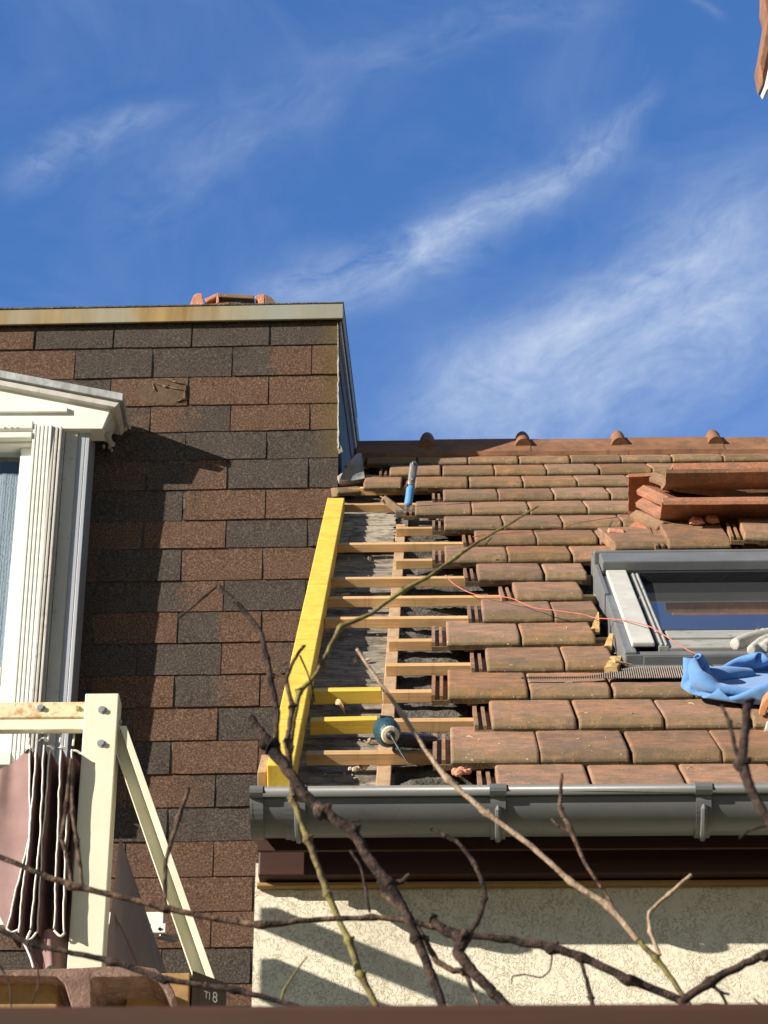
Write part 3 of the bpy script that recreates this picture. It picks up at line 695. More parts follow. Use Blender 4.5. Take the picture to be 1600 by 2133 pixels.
part('shingle_underlay', MB().box(XLW, XD-.006, YW-.0015, YW+.003, 0, ZT-.05), M['felt'], dorm)
# the torn tab with an old patch of glue
pc = aY(350, 815, YW)
mb = MB(); ol = [(310, 795), (340, 789), (388, 800), (386, 838), (345, 843), (300, 838), (283, 820)]
pts = [aY(x, y, YW-.0105) for x, y in ol]; cen = sum(pts, Vector())/len(pts)
mb.add(pts+[cen+Vector((0, -.002, 0))], [(i, (i+1) % len(pts), len(pts)) for i in range(len(pts))])
part('glue_stain', mb, mk_basic('dry_glue', (.085, .052, .03), (.125, .08, .046), 30, rough=.8, bumps=.6), dorm)
mb = MB()
for a in ([(305, 790), (330, 800), (360, 808), (384, 812)], [(318, 798), (321, 810), (326, 815)], [(384, 812), (384, 828), (372, 836), (362, 834)], [(345, 790), (368, 796), (386, 800)], [(322, 796), (345, 806), (350, 800)]):
    mb.tube([aY(x, y, YW-.014-.003*(i % 2)) for i, (x, y) in enumerate(a)], [.0015]+[.0035]*(len(a)-2)+[.0015], 5)
part('torn_edge', mb, mk_basic('torn_felt', (.05, .035, .02), (.30, .22, .13), 60, rough=.9), dorm)
# parapet band, a dark strip painted as its shadow gap and the roof edge
YP = YW-.034; zpt = aY(500, 637, YP).z; zpb = aY(500, 667, YP).z; dx_ = .010
xr_ = aY(715, 640, YP).x
mb = MB().prism([(XLW, YP, zpb+SL*(XLW-xr_)), (xr_, YP, zpb+.006), (xr_, YP, zpt+.006), (XLW, YP, zpt+SL*(XLW-xr_))], (0, .012, 0))
mb.prism([(xr_-.006, YP+.013, zpb+.006), (xr_-.006, 11.9, zpb+.006+.30*(11.9-YP)), (xr_-.006, 11.9, zpt+.004+.30*(11.9-YP)), (xr_-.006, YP+.013, zpt+.004)], (.006, 0, 0))
part('parapet_band', mb, M['parapet'], dorm, bev=.002)
part('roof_felt', MB().prism([(XLW, YP-.003, zpt+.006+SL*(XLW-xr_)), (xr_+.002, YP-.003, zpt+.008), (xr_+.002, YP-.003, zpt+.013), (XLW, YP-.003, zpt+.018+SL*(XLW-xr_))], (0, 1.8, .54)), M['felt'], dorm)
part('shadow_gap_strip', MB().prism([(XLW, YP+.014, zpb+.012+SL*(XLW-xr_)), (xr_-.02, YP+.014, zpb+.018), (xr_-.02, YP+.014, zpb+.03), (XLW, YP+.014, zpb+.03+SL*(XLW-xr_))], (0, YW-YP+.04, 0)), M['dark'], dorm)
# cheek: side of the dormer climbing with its roof, boards and pale strip
def ck(y, dzz): return ZT+.30*(y-YW)+dzz
part('cheek', MB().prism([(XD-.006, YW-.002, 6.3), (XD-.006, 11.9, 6.3), (XD-.006, 11.9, ck(11.9, -.03)), (XD-.006, YW-.002, ck(YW, -.03))], (-.03, 0, 0)), mk_basic('slate_boards', (.05, .048, .045), (.10, .098, .09), 8, (1, .15, 1), rough=.7), dorm)
for nm, d0, d1, pr, mm in (('edge_board', -.075, -.035, .018, M['cheek_board']), ('pale_strip', -.125, -.085, .012, M['white_dirty']), ('cladding_board', -.30, -.21, .006, M['cheek_board'])):
    part(nm, MB().prism([(XD-.006, YW-.004, ck(YW, d0)), (XD-.006, 11.9, ck(11.9, d0)), (XD-.006, 11.9, ck(11.9, d1)), (XD-.006, YW-.004, ck(YW, d1))], (pr, 0, 0)), mm, dorm, bev=.002)
# torn lead and mortar down the corner
mb = MB(); pts = []; n = 46
for i in range(n+1):
    y = 670+(935-670)*i/n; q = aY(704, y, YW-.010); w = (.002+.006*abs(noise.noise(Vector((i*.31, 2, 0)))))*(1 if y > 742 else .35)
    x = q.x+.004*noise.noise(Vector((i*.5, 9, 1))); pts += [(x-w*.6, YW-.012-.004*noise.noise(Vector((i*.7, 1, 1))), q.z), (x+w, YW-.016, q.z), (x+w*.3, YW-.006, q.z)]
mb.add(pts, [(3*i+a, 3*i+(a+1) % 3, 3*i+3+(a+1) % 3, 3*i+3+a) for i in range(n) for a in range(3)])
a = [aY(x, y, YW-.012) for x, y in ((702, 930), (707, 918), (714, 940), (706, 945))]
mb.prism(a, (0, .006, 0))
part('corner_flashing', mb, mk_basic('pale_sealant', (.24, .23, .19), (.42, .41, .36), 40, rough=.8, bumps=.6), dorm)

# ---- bay window of the shingled house
YS, YPIL, YPED = YW-.172, YW-.225, YW-.205
bay = bpy.data.objects.new('bay_window', None); COL.objects.link(bay); bay.parent = dorm; bl_ = Vector((-1.7, 8.6, 5.4)); bay.location = bl_-Vector(dorm.location); WLOC['bay_window'] = bl_
bay['label'] = 'white bay window with a gabled top and net curtain'
zb0 = aY(100, 895, YS).z; zb1 = aY(100, 1600, YS).z
def colX(x0, x1, Y, yref=1180): return aY(x0, yref, Y).x, aY(x1, yref, Y).x
XB = aY(168, 1180, YS).x
mb = MB().box(XB-.016, XB, YS, YW-.008, zb1, zb0+.02); mb.box(XB-1.8, XB-.02, YS+.02, YW-.01, zb1-.02, zb1+.02)
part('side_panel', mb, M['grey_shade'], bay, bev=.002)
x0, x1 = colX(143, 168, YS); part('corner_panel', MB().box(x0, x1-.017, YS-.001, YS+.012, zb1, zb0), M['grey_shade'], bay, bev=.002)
x0, x1 = colX(116, 142.5, YS-.008); part('corner_board', MB().box(x0, x1, YS-.010, YS+.012, zb1, zb0-.004), M['white_dirty'], bay, bev=.002)
x0, x1 = colX(87, 113, YS-.03); w = x1-x0
mb = MB(); mb.box(x0, x1, YS-.02, YS+.02, zb1, zb0-.01)
for q in (.04, .30, .62): mb.box(x0+w*q, x0+w*(q+.2), YS-.045, YS-.021, zb1, zb0-.012)
part('guide_rail', mb, M['white_dirty'], bay, bev=.002)
x0, x1 = colX(45, 86, YPIL); w = x1-x0; mb = MB(); mb.prism([(x0, YPIL+.012, zb0-.004), (x0, YPIL+.14, zb0-.004), (x0, YPIL+.14, zb1), (x0, YPIL+.06, zb1)], (w, 0, 0))
for q in range(5):
    xa = x0+w*(.0+.205*q); mb.prism([(xa, YPIL, zb0-.006), (xa, YPIL+.011, zb0-.006), (xa, YPIL+.058, zb1), (xa, YPIL+.048, zb1)], (w*.155, 0, 0))
part('pilaster', mb, M['white'], bay, bev=.002)
xf = x0
YGL = YPIL+.08
wf = bpy.data.objects.new('window', None); COL.objects.link(wf)
COL.objects.unlink(wf); bpy.data.objects.remove(wf)
zz = lambda y: aY(20, y, YGL).z
mb = MB(); mb.box(xf-1.6, xf-.002, YGL-.05, YGL+.06, zz(938), zb0-.006); mb.box(xf-.055, xf-.003, YGL-.02, YGL+.05, zb1, zz(938)-.001)
for ya, yb in ((898, 915), (922, 934)): mb.box(xf-1.6, xf-.001, YGL-.085, YGL-.051, zz(yb), zz(ya))
mb.box(xf-1.55, xf-.056, YGL-.02, YGL+.05, zz(1418), zz(1394)); mb.box(xf-1.55, xf-.056, YGL-.02, YGL+.05, zz(1590), zz(1545))
part('window_frame', mb, M['white'], bay, bev=.004)
part('pane', MB().box(xf-1.5, xf-.03, YGL+.012, YGL+.016, zz(1550), zz(936)), M['pane'], bay)
def cur(u, v):
    x = xf-1.5+1.48*u; z = zz(975)+(zz(1550)-zz(975))*v
    return Vector((x, YGL+.045+.0030*sin(x*75+2*sin(x*9))+.001*sin(x*190), z))
part('net_curtain', MB().grid(cur, 260, 12), M['net'], bay, smooth=True)
part('lining', MB().box(xf-1.6, XB-.02, YW-.035, YW-.02, zb1, zb0), M['dark'], bay)
mb = MB().box(xf-1.7, xf+.03, YPIL-.04, YGL+.05, zz(1620), zz(1592))
part('sill', mb, M['white'], bay, bev=.005)
# gable
def P(x, y, Y): return aY(x, y, Y)
mb = MB().prism([P(232, 850, YPED), P(214, 893, YPED), P(-420, 893, YPED), P(-420, 735, YPED)], (0, .10, 0))
part('gable', mb, M['white'], bay, bev=.003)
mb = MB().prism([P(-420, 845, YPED-.016), P(140, 846, YPED-.016), P(140, 857, YPED-.016), P(-420, 858, YPED-.016)], (0, .015, 0))
part('ledge', mb, M['white'], bay, bev=.002)
YZ = YPED-.040
part('roof_underside', MB().prism([P(249, 839, YZ+.008), P(-420, 711, YZ+.008), P(-420, 722, YZ+.008), P(240, 848, YZ+.008)], (0, YW-YZ-.02, 0)), M['white_dirty'], bay, bev=.002)
mb = MB(); A = P(257, 819, YZ); B = P(-420, 691, YZ); mb.prism([A, B, B-Vector((0, 0, .036)), A-Vector((0, 0, .036))], (0, YW-YZ-.03, 0))
part('zinc_roof', mb, M['zinc'], bay, bev=.003)
mb = MB(); A = P(240, 850, YPED+.03)
mb.prism([P(238, 852, YPED+.02), P(222, 892, YPED+.02), P(213, 893, YPED+.02), P(228, 850, YPED+.02)], (0, .11, 0))
part('return', mb, M['white_dirty'], bay, bev=.003)
mb = MB()
for cx, cy, rr in ((270, 890, .012), (262, 893, .014), (236, 925, .014), (228, 932, .011), (216, 930, .012), (233, 938, .009)):
    mb.ball(aY(cx, cy, YW-.03), (rr*.6, .012, rr*.8), 8, 6)
mb.tube([aY(225, 905, YPED+.05), aY(232, 928, YPED+.12)], .011, 8)
part('sealant', mb, M['mortar'], bay)
mb = MB()
for cx in (8, 22, 34): mb.tube([P(cx, 895, YPED-.02), P(cx+1, 888, YPED-.03)], .002, 5)
mb.box(P(44, 0, YPED).x-.006, P(44, 0, YPED).x+.006, YPED-.03, YPED, P(44, 897, YPED).z, P(44, 888, YPED).z)
part('clips', mb, M['rusty_steel'], bay)

# tile pieces lying on the flat edge of that roof
def loose(me, name, mtx, label, cat, group=None):
    o = link(name, me, None); o.matrix_world = mtx; return tag(o, label, cat, group)
def slab_mesh(name, L, Wd, th, curve, seed, mat):
    """a tile seen from its underside or edge: long L, wide Wd, rim folded down on the long edges"""
    mb = MB(); n = 16; m = 10
    def top(u, v):
        x = Wd*(u-.5); y = L*(v-.5); e = min(u, 1-u)
        z = -curve*max(0, 1-e/.16)**1.6 + .0018*noise.noise(Vector((x*22, y*22, seed)))
        return Vector((x, y+.003*noise.noise(Vector((u*7, seed, v*.1))), z))
    mb.grid(top, n, m); k = len(mb.v); mb.grid(lambda u, v: top(u, v)*1+Vector((0, 0, -th)), n, m)
    N = n+1
    for i in range(n): mb.f += [[i, i+1, k+i+1, k+i], [m*N+i, m*N+i+1, k+m*N+i+1, k+m*N+i]]
    for j in range(m): mb.f += [[j*N, (j+1)*N, k+(j+1)*N, k+j*N], [j*N+n, (j+1)*N+n, k+(j+1)*N+n, k+j*N+n]]
    me = mb.mesh(name, merge=True); me.materials.append(mat); return me
def from_px(poly, Y, depth, jit=.002, seed=1):
    q = [aY(x, y, Y)+Vector((0, jit*noise.noise(Vector((i*3.1, seed, 0))), 0)) for i, (x, y) in enumerate(poly)]
    return MB().prism(q, (0, depth, depth*.05))
YT = YW+.05; zl = zpt+.02
def tp(poly, mat, label, d=.16, Y=YT, seed=1):
    mb = from_px(poly, Y, d, seed=seed); return solo('tile_piece', mb, mat, label, 'tile piece', 'broken tile pieces on the shingled roof edge', bev=.003)
tp([(395, 640), (398, 628), (404, 614), (412, 610), (421, 611), (426, 640)], M['broken'], 'pink broken tile end standing at the left of the pieces on the parapet', .05)
tp([(426, 622), (455, 609), (457, 630), (450, 632), (451, 618), (430, 630)], M['broken'], 'pale thin tile edge slanting between the two ends on the parapet', .10, seed=2)
tp([(455, 610), (529, 615), (530, 622), (502, 621), (456, 618)], M['tile_dry'], 'long brown tile piece lying across the middle of the parapet pile', .24, seed=3)
tp([(458, 619), (530, 623), (531, 634), (458, 634)], M['felt'], 'dark grey tile piece under the long brown one on the parapet', .20, YT+.02, 4)
tp([(531, 617), (540, 613), (551, 612), (551, 634), (540, 634), (537, 624), (532, 622)], M['broken'], 'pinkish chipped tile end on the right of the parapet pile', .06, seed=5)
tp([(552, 612), (566, 620), (577, 632), (576, 636), (552, 636)], M['tile_dry'], 'dark triangular tile piece at the far right of the parapet pile', .12, seed=6)
tp([(425, 633), (478, 629), (480, 637), (425, 638)], M['ridge'], 'flat reddish tile sliver at the foot of the parapet pile', .20, YT-.02, 7)

# ================================================================== THINGS ON THE ROOF
# new yellow beam along the verge
def beam_pt(s, n, side): return RF(side, s, n)
mb = MB(); sA_, sB_ = -.035, 12.42*EXPO
xa0, xb0 = -.411, -.346; xa1, xb1 = -.430, -.362
mb.add([RF(xa0, sA_, -.05), RF(xb0, sA_, -.05), RF(xb1, sB_, -.05), RF(xa1, sB_, -.05), RF(xa0, sA_, .022), RF(xb0, sA_, .022), RF(xb1, sB_, .006), RF(xa1, sB_, .006)],
       [(0, 3, 2, 1), (4, 5, 6, 7), (0, 1, 5, 4), (1, 2, 6, 5), (2, 3, 7, 6), (3, 0, 4, 7)])
solo('timber_beam', mb, M['yellow'], 'long new bright yellow timber beam running up the left edge of the stripped roof', 'beam', bev=.003)

def remesh(o, vox, smooth_it=6, disp=None):
    r = o.modifiers.new('r', 'REMESH'); r.mode = 'VOXEL'; r.voxel_size = vox; r.use_smooth_shade = True
    s = o.modifiers.new('s', 'SMOOTH'); s.iterations = smooth_it; s.factor = .5
    return o

# cordless driver resting against a batten
g = thing('impact_driver', 'dark teal cordless driver with a cream collar lying on the stripped battens', 'power drill', rpt(812, 1560, -.02), None)
hc = aY(812, 1530, rpt(812, 1545, .01).y-.045)          # nose centre, in front of the batten
ax = ((C-hc).normalized() + XV*.16 - Vector((0, 0, .16))).normalized()      # it points down towards the garden, bit to the lower right
sx = ax.cross(Vector((0, 0, 1))).normalized(); sy = sx.cross(ax)
def lathe(rings, n=20, c=hc, a=ax, ex=sx, ey=sy, sqx=1, sqy=1):
    mb = MB(); vs = []
    for t_, r_ in rings: vs += [c+a*t_+(ex*cos(2*pi*k/n)*sqx+ey*sin(2*pi*k/n)*sqy)*r_ for k in range(n)]
    fs = [(i*n+k, i*n+(k+1) % n, (i+1)*n+(k+1) % n, (i+1)*n+k) for i in range(len(rings)-1) for k in range(n)]
    fs += [list(range(n)), [(len(rings)-1)*n+k for k in range(n)]]
    return mb.add(vs, fs)
body = lathe([(-.12, .018), (-.11, .028), (-.05, .0325), (-.02, .0315), (.0, .0265), (.006, .022)], sqy=1.14)
b_ = part('body', body, M['teal'], g, bev=.004, seg=3)
part('collar', lathe([(.004, .0222), (.007, .0232), (.015, .0205), (.017, .013)]), M['cream_ring'], g, smooth=False)
part('chuck', lathe([(.013, .0125), (.020, .0115), (.026, .008), (.028, .005)]), M['black'], g)
part('bit', MB().tube([hc+ax*.026, hc+ax*.034, aY(836, 1568, hc.y-.05), aY(850, 1590, hc.y-.055)], [.0042, .0036, .0028, .002], 8), M['black'], g)
q = rpt(822, 1540, .012); mb = MB(); mb.bar(q, rpt(905, 1546, -.012), .040, .034, NR)
part('handle', mb, M['black'], g, bev=.008, seg=3)
mb = MB().tube([q+XV*.012-NR*.0, q+XV*.016], [.0215, .0215], 14)
part('grip_ring', mb, M['teal'], g)
mb = MB(); 
for k in range(4): mb.bar(hc-ax*(.05+.012*k)+sy*.033, hc-ax*(.056+.012*k)+sy*.033, .03, .006, sy)
part('vent', mb, M['black'], g)

# hammer standing in the gap, shaft up
g = thing('hammer', 'hammer with a blue rubber grip and grey shaft stuck upright among the top tiles', 'hammer', rpt(850, 1057, .02))
hb = rpt(850, 1054, .03); ht = aY(863, 962, hb.y+.03); d = ht-hb
def oval(a, b, r0, r1, fl=.62, n=16, k=10, ends=True):
    mb = MB(); a, b = Vector(a), Vector(b); dd = (b-a).normalized(); ex = XV-dd*XV.dot(dd); ex.normalize(); ey = dd.cross(ex); vs = []
    for i in range(k+1):
        t_ = i/k; r_ = r0+(r1-r0)*t_; e = min(t_, 1-t_)
        if ends and e < .06: r_ *= (.55+.45*(e/.06)**.5)
        vs += [a+(b-a)*t_+ex*r_*cos(2*pi*q/n)+ey*r_*fl*sin(2*pi*q/n) for q in range(n)]
    return mb.add(vs, [(i*n+q, i*n+(q+1) % n, (i+1)*n+(q+1) % n, (i+1)*n+q) for i in range(k) for q in range(n)]+[list(range(n)), [k*n+q for q in range(n)]])
part('grip', oval(hb, hb+d*.45, .0155, .0155, .8), M['blue_grip'], g, smooth=True)
mb = oval(hb+d*.44, hb+d*1.0, .0145, .0165, .5)
part('shaft', mb, M['steel'], g, smooth=True)
e_ = hb+d*.93+Vector((0, -.010, 0))
mb = MB().tube([e_, e_+Vector((.0, -.003, 0))], [.0065, .0065], 12); mb.tube([e_+Vector((0, -.0031, 0)), e_+Vector((0, -.0045, 0))], [.0065, .0045], 12)
part('eyelet', mb, M['lead'], g)
part('eyelet_hole', MB().tube([e_+Vector((0, -.0046, 0)), e_+Vector((0, -.0052, 0))], [.0038, .0038], 10), M['dark'], g)
part('maker_plate', MB().tube([hb+d*.57+Vector((0, -.009, 0)), hb+d*.57+Vector((0, -.0115, 0))], [.005, .005], 10), M['bolt'], g)
part('head', MB().bar(hb+XV*-.05-NR*.03, hb+XV*.05-NR*.03, .024, .026, NR), M['steel'], g, bev=.004)

# bent lead sheet and the short cut tile at the dormer corner
def curl(u, v):
    a = aY(706, 1001, YW-.05); b = aY(760, 996, YW-.05); c = aY(753, 948, YW+.02)
    base = a+(b-a)*u; top = a+(c-a)*(.12+.88*u**.7)
    p = base+(top-base)*v
    return p+Vector((0, -.045*sin(pi*u)*(v-.2)-.02*v*v, 0))
mb = MB().grid(curl, 16, 10); mb.grid(lambda u, v: curl(u, v)+Vector((.001, .005, -.001)), 16, 10)
solo('lead_flashing', mb, M['lead'], 'grey bent piece of lead flashing curling up at the dormer corner', 'flashing', smooth=True)
mb = from_px([(742, 984), (752, 997), (728, 1000), (706, 1003), (702, 992), (712, 985)], YW-.03, .05, seed=7)
solo('mortar_lump', mb, M['mortar'], 'crumbled mortar lump under the bent lead by the shingle corner', 'mortar lump', bev=.004)
q = RF(-.385, 12.62*EXPO, 0)
cut = tile_mesh('cut_tile', 91, 0, .10, False, False); cut.materials.append(M['tile'])
o = link('cut_tile', cut, None); o.matrix_world = Matrix.Translation(aY(703, 1034, YW-.10)) @ RM @ Matrix.Rotation(radians(14), 4, 'Z') @ Matrix.Rotation(radians(-4), 4, 'X')
tag(o, 'short cut tile with an orange broken end skewed above the yellow beam', 'roof tile')

# splintered stick and offcuts
mb = MB(); a = rpt(838, 1068, .0); b = aY(798, 1038, a.y-.02)
mb.bar(a, b, .014, .030, NR); mb.tube([b+Vector((.004, 0, .0)), b+Vector((-.012, -.004, .008))], [.006, .002], 5); mb.tube([b+Vector((.0, 0, -.008)), b+Vector((-.008, -.004, -.014))], [.007, .002], 5)
solo('split_stick', mb, M['rafter'], 'grey splintered stick leaning beside the blue hammer grip', 'stick', bev=.002)
def chunk(x0, y0, x1, y1, n0, n1, w_, h_, label, taper=1.0, mat='offcut'):
    a, b = rpt(x0, y0, n0), rpt(x1, y1, n1); d = (b-a).normalized(); sd_ = d.cross(NR).normalized(); u = sd_.cross(d); mb = MB(); rg = random.Random(len(label)); k = 6; V = []
    for i in range(k+1):
        t_ = i/k; q = a+(b-a)*t_; f_ = 1+(taper-1)*t_
        for sx_c, sy_c in ((-1, -1), (0, -1.1), (1, -1), (1.08, 0), (1, 1), (0, 1.05), (-1, 1), (-1.1, 0)): V.append(q+sd_*(w_*.5*sx_c*f_*(1+rg.uniform(-.12, .12)))+u*(h_*.5*sy_c*f_*(1+rg.uniform(-.12, .12)))+d*rg.uniform(-.004, .004))
    mb.add(V, [(i*8+q, i*8+(q+1) % 8, (i+1)*8+(q+1) % 8, (i+1)*8+q) for i in range(k) for q in range(8)]+[list(range(8)), [k*8+q for q in range(8)]])
    return solo('wood_offcut', mb, M[mat], label, 'wood offcut', 'offcuts left beside the roof window')
chunk(1240, 1316, 1246, 1276, .015, .05, .026, .020, 'pointed splinter of pale wood at the left edge of the roof window', .12)
chunk(1266, 1352, 1274, 1322, .005, .03, .022, .020, 'small pale wood chip between the pointed splinter and the lower corner of the window', .5)
chunk(1272, 1401, 1284, 1376, .035, .015, .034, .030, 'round ended pale wood offcut by the lower left corner of the roof window', .9)
chunk(1280, 1378, 1316, 1384, .045, .035, .020, .008, 'split pale sliver of wood on top of the round ended offcut', .25)
# chips and dust on the boards
mb = MB(); rg = random.Random(11)
for i in range(150):
    k = rg.choice((0, 1, 2, 5, 6, 7, 8, 9, 10)); x = rg.uniform(-.33, .12); s = (k-.2)*EXPO-.04-abs(rg.gauss(.02, .035))-.0
    p = RF(x, s-.01, -.068-(.012 if x > -.1 else 0)); r_ = rg.uniform(.0015, .004) if rg.random() < .95 else .009
    M3 = Matrix.Rotation(rg.uniform(0, 3), 3, 'X') @ Matrix.Rotation(rg.uniform(0, 3), 3, 'Z')
    mb.ball(p, (r_*rg.uniform(1, 2.4), r_*.8, r_*.5), 5, 3, M3)
for cx, cy in ((900, 1258), (870, 1590), (740, 1600), (755, 1596)):
    for q in range(7): mb.ball(rpt(cx+rg.uniform(-14, 14), cy+rg.uniform(-3, 3), -.06), rg.uniform(.003, .008), 6, 4)
solo('wood_debris', mb, mk_basic('pale_chips', (.34, .27, .18), (.62, .54, .42), 60, rough=.9), 'scattered pale chips and mortar crumbs on the stripped boards', 'debris', None, 'stuff')
for (x0, y0, x1, y1), lab in (((699, 1466, 718, 1486), 'curled orange wood shaving on the boards under the upper yellow batten piece'),):
    a, b = rpt(x0, y0, -.03), rpt(x1, y1, -.05)
    mb = MB().grid(lambda u, v: a+(b-a)*u+DR*(.020*(v-.5))*(1-abs(2*u-1)**3)+NR*(.012*sin(pi*u)+.01*v*v), 10, 5)
    mb.grid(lambda u, v: a+(b-a)*u+DR*(.020*(v-.5))*(1-abs(2*u-1)**3)+NR*(.012*sin(pi*u)+.01*v*v-.002), 10, 5)
    solo('wood_shaving', mb, M['batten'], lab, 'wood shaving', smooth=True)
mb = MB(); rg = random.Random(5)
for i in range(5):
    mb.ball(rpt(948+i*7, 1607+rg.uniform(-3, 3), .0), (rg.uniform(.006, .012), .008, rg.uniform(.006, .012)), 7, 5, Matrix.Rotation(i, 3, 'Y'))
o = solo('tile_crumbs', mb, M['broken'], 'pink crumbs of broken tile below the lowest exposed tile end', 'tile crumbs', None, 'stuff')
mb = MB(); rg = random.Random(15)
for j, n_, x in spots:
    if -1 <= j <= 4 and rg.random() < .8:
        for q in range(rg.randint(0, 3)):
            a = RF(x+rg.uniform(.01, .2), j*EXPO+rg.uniform(.06, .28), 0); s_ = (a-P0).dot(DR)-j*EXPO; a += NR*(.038-.092*s_)
            dd = (XV*rg.uniform(-1, 1)+DR*rg.uniform(-.5, .5)).normalized()*rg.uniform(.006, .024)
            mb.tube([a, a+dd*.5+NR*.002, a+dd], [.0009, .0014, .0006], 5)
solo('wood_splinters', mb, mk_basic('straw_splinter', (.5, .38, .22), (.7, .58, .38), 60), 'tiny straw coloured splinters lying on the lower rows of tiles', 'splinters', None, 'stuff')

# ---- loose tiles stacked above the roof window
LT = [slab_mesh('loose_tile', .40, .235, .013, .034, 31+i, M['tile_dry']) for i in range(3)]
LU = [slab_mesh('loose_tile', .40, .235, .013, .034, 41+i, M['tile_under']) for i in range(3)]
def tile_full(i): return TILES[i % 8]
GRP = 'loose tiles heaped above the roof window'
def axes(o, ex, ey, ez): return Matrix(((ex.x, ey.x, ez.x, o.x), (ex.y, ey.y, ez.y, o.y), (ex.z, ey.z, ez.z, o.z), (0, 0, 0, 1)))
def lay(me, c, lon, face, label, sc=1.0):
    """c centre, lon = direction of the tile's length, face = the way its top looks"""
    ey = lon.normalized(); ez = (face-ey*face.dot(ey)).normalized(); ex = ey.cross(ez)
    o = link('loose_tile', me, None); o.matrix_world = axes(c, ex*sc, ey*sc, ez*sc); return tag(o, label, 'roof tile', GRP)
def rfd(x, s, n): return XV*x+DR*s+NR*n
# a long tile given by the picture heights of its two long edges, at one distance up the slope
def heap(me, xl, yb_, yt_, s_, near, label, w_=.235, L_=.40, skew=0.0, lean=0.0, under=None):
    xm = xl+L_/2*F/((onp(xl, yb_, P0+DR*s_, DR)-C).dot(FW)); B_ = onp(xm, yb_, P0+DR*s_, DR)
    r = ray(xm, yt_); d0 = C-B_; a_ = r.dot(r); b_ = 2*r.dot(d0); c_ = d0.dot(d0)-w_*w_; disc = max(0, b_*b_-4*a_*c_)
    k = (-b_+(-1 if near else 1)*disc**.5)/(2*a_); T_ = C+r*k; v = (T_-B_).normalized()
    lon = (XV*cos(lean)+DR*sin(lean)*.3+v*skew).normalized(); ez = lon.cross(v).normalized()       # tile top
    view = (C-B_).normalized()
    under = near if under is None else under
    if (ez.dot(view) > 0) == under: ez = -ez             # under: the underside is what shows
    o = link('loose_tile', me, None); ey = lon; ex = ey.cross(ez).normalized(); o.matrix_world = axes(B_+v*w_/2, ex, ey, ez); return tag(o, label, 'roof tile', GRP)
heap(LU[0], 1338, 1064, 970, 3.42, True, 'red tile at the left end of the heap showing its hollow underside', L_=.30, skew=.05)
heap(LU[2], 1398, 992, 958, 3.22, True, 'topmost tile of the heap with a thin orange rim under the ridge')
heap(LT[0], 1384, 1024, 1004, 3.19, True, 'long brown tile lying crosswise above the orange one, face to the garden', under=False)
heap(LU[1], 1378, 1090, 1026, 3.06, True, 'long tile lying crosswise with its bright orange underside towards the garden')
heap(LT[1], 1572, 1030, 992, 3.26, False, 'brown tile behind the right end of the crosswise tiles')
heap(LT[2], 1400, 1000, 990, 3.24, False, 'thin tile sandwiched right under the topmost one', L_=.40)
for poly, s_, mt, lab in (([(1436, 1092), (1446, 1082), (1464, 1085), (1470, 1091), (1452, 1094)], 2.92, 'broken', 'pale pink shard on the upper edge of the big square tile'), ([(1470, 1088), (1478, 1080), (1494, 1080), (1500, 1088), (1484, 1092)], 2.93, 'broken', 'second pale shard further right on the upper edge of the big square tile'),
                          ([(1552, 1112), (1566, 1108), (1590, 1112), (1604, 1120), (1580, 1122), (1556, 1119)], 2.86, 'broken', 'chipped pinkish tile fragment between the two tiles at the right edge'), ([(1266, 1112), (1270, 1106), (1300, 1108), (1306, 1114), (1286, 1118)], 2.90, 'broken', 'rough pink shard at the top of the chipped tile on the left of the heap')):
    q = [onp(x, y, P0+DR*s_, DR)+NR*.004*noise.noise(Vector((x*.3, y*.3, 0))) for x, y in poly]
    solo('tile_shard', MB().prism(q, DR*.035+NR*.006), M[mt], lab, 'tile shard', GRP, bev=.002)
for k, (x, y, s_, tw, lab) in enumerate(((1346, 1000, 3.27, .50, 'small tile end poking out highest between the two big ones'), (1324, 1028, 3.24, .42, 'tile end poking out second from the top of the left pile'),
                                    (1322, 1054, 3.20, .38, 'orange edged tile end in the middle of the left pile'), (1309, 1080, 3.14, .46, 'brown tile end near the bottom of the left pile'), (1308, 1104, 3.08, .40, 'lowest tile end of the left pile'))):
    pt = onp(x, y, P0+DR*s_, DR); ey = (XV*.86+DR*tw*.9-NR*.10).normalized(); ez = (NR*.9-DR*.10-XV*.04); ez = (ez-ey*ez.dot(ey)).normalized(); ex = ey.cross(ez)
    me = tile_mesh('loose_tile', 120+k, 0, .20, False, False); me.materials.append(M['tile_dry'] if k in (0, 3) else M['tile_under'])
    o = link('loose_tile', me, None); o.matrix_world = axes(pt, ex, ey, ez); tag(o, lab, 'roof tile', GRP)
def on_roof(me, x, y, n, rz, rx, ry, label, mat=None):
    X, s = rpx(x, y, n); o = link('loose_tile', me, None); o.matrix_world = roof_matrix(X, s, n, rz, rx, ry); return tag(o, label, 'roof tile', GRP)
on_roof(TILES[2], 1393, 1150, .040, radians(0), radians(5), 0, 'big square tile lying flat against the hood of the roof window')
on_roof(TILES[4], 1376, 1153, .020, radians(1.5), radians(4), 0, 'tile directly under the big square one against the window hood')
on_roof(PLAIN[0], 1281, 1153, .030, radians(5), radians(3), 0, 'tile with a chipped top lying left of the big square one')
on_roof(TILES[5], 1549, 1132, .070, radians(-4), radians(3), radians(2), 'upper of the two tiles lying at the right edge above the window')
on_roof(TILES[1], 1546, 1152, .030, radians(6), radians(3), 0, 'lower tile at the right edge above the window')
for i, (x, y, r_) in enumerate(((1470, 1086, .014), (1483, 1083, .010), (1440, 1088, .012), (1293, 1112, .012), (1300, 1116, .009))): pass

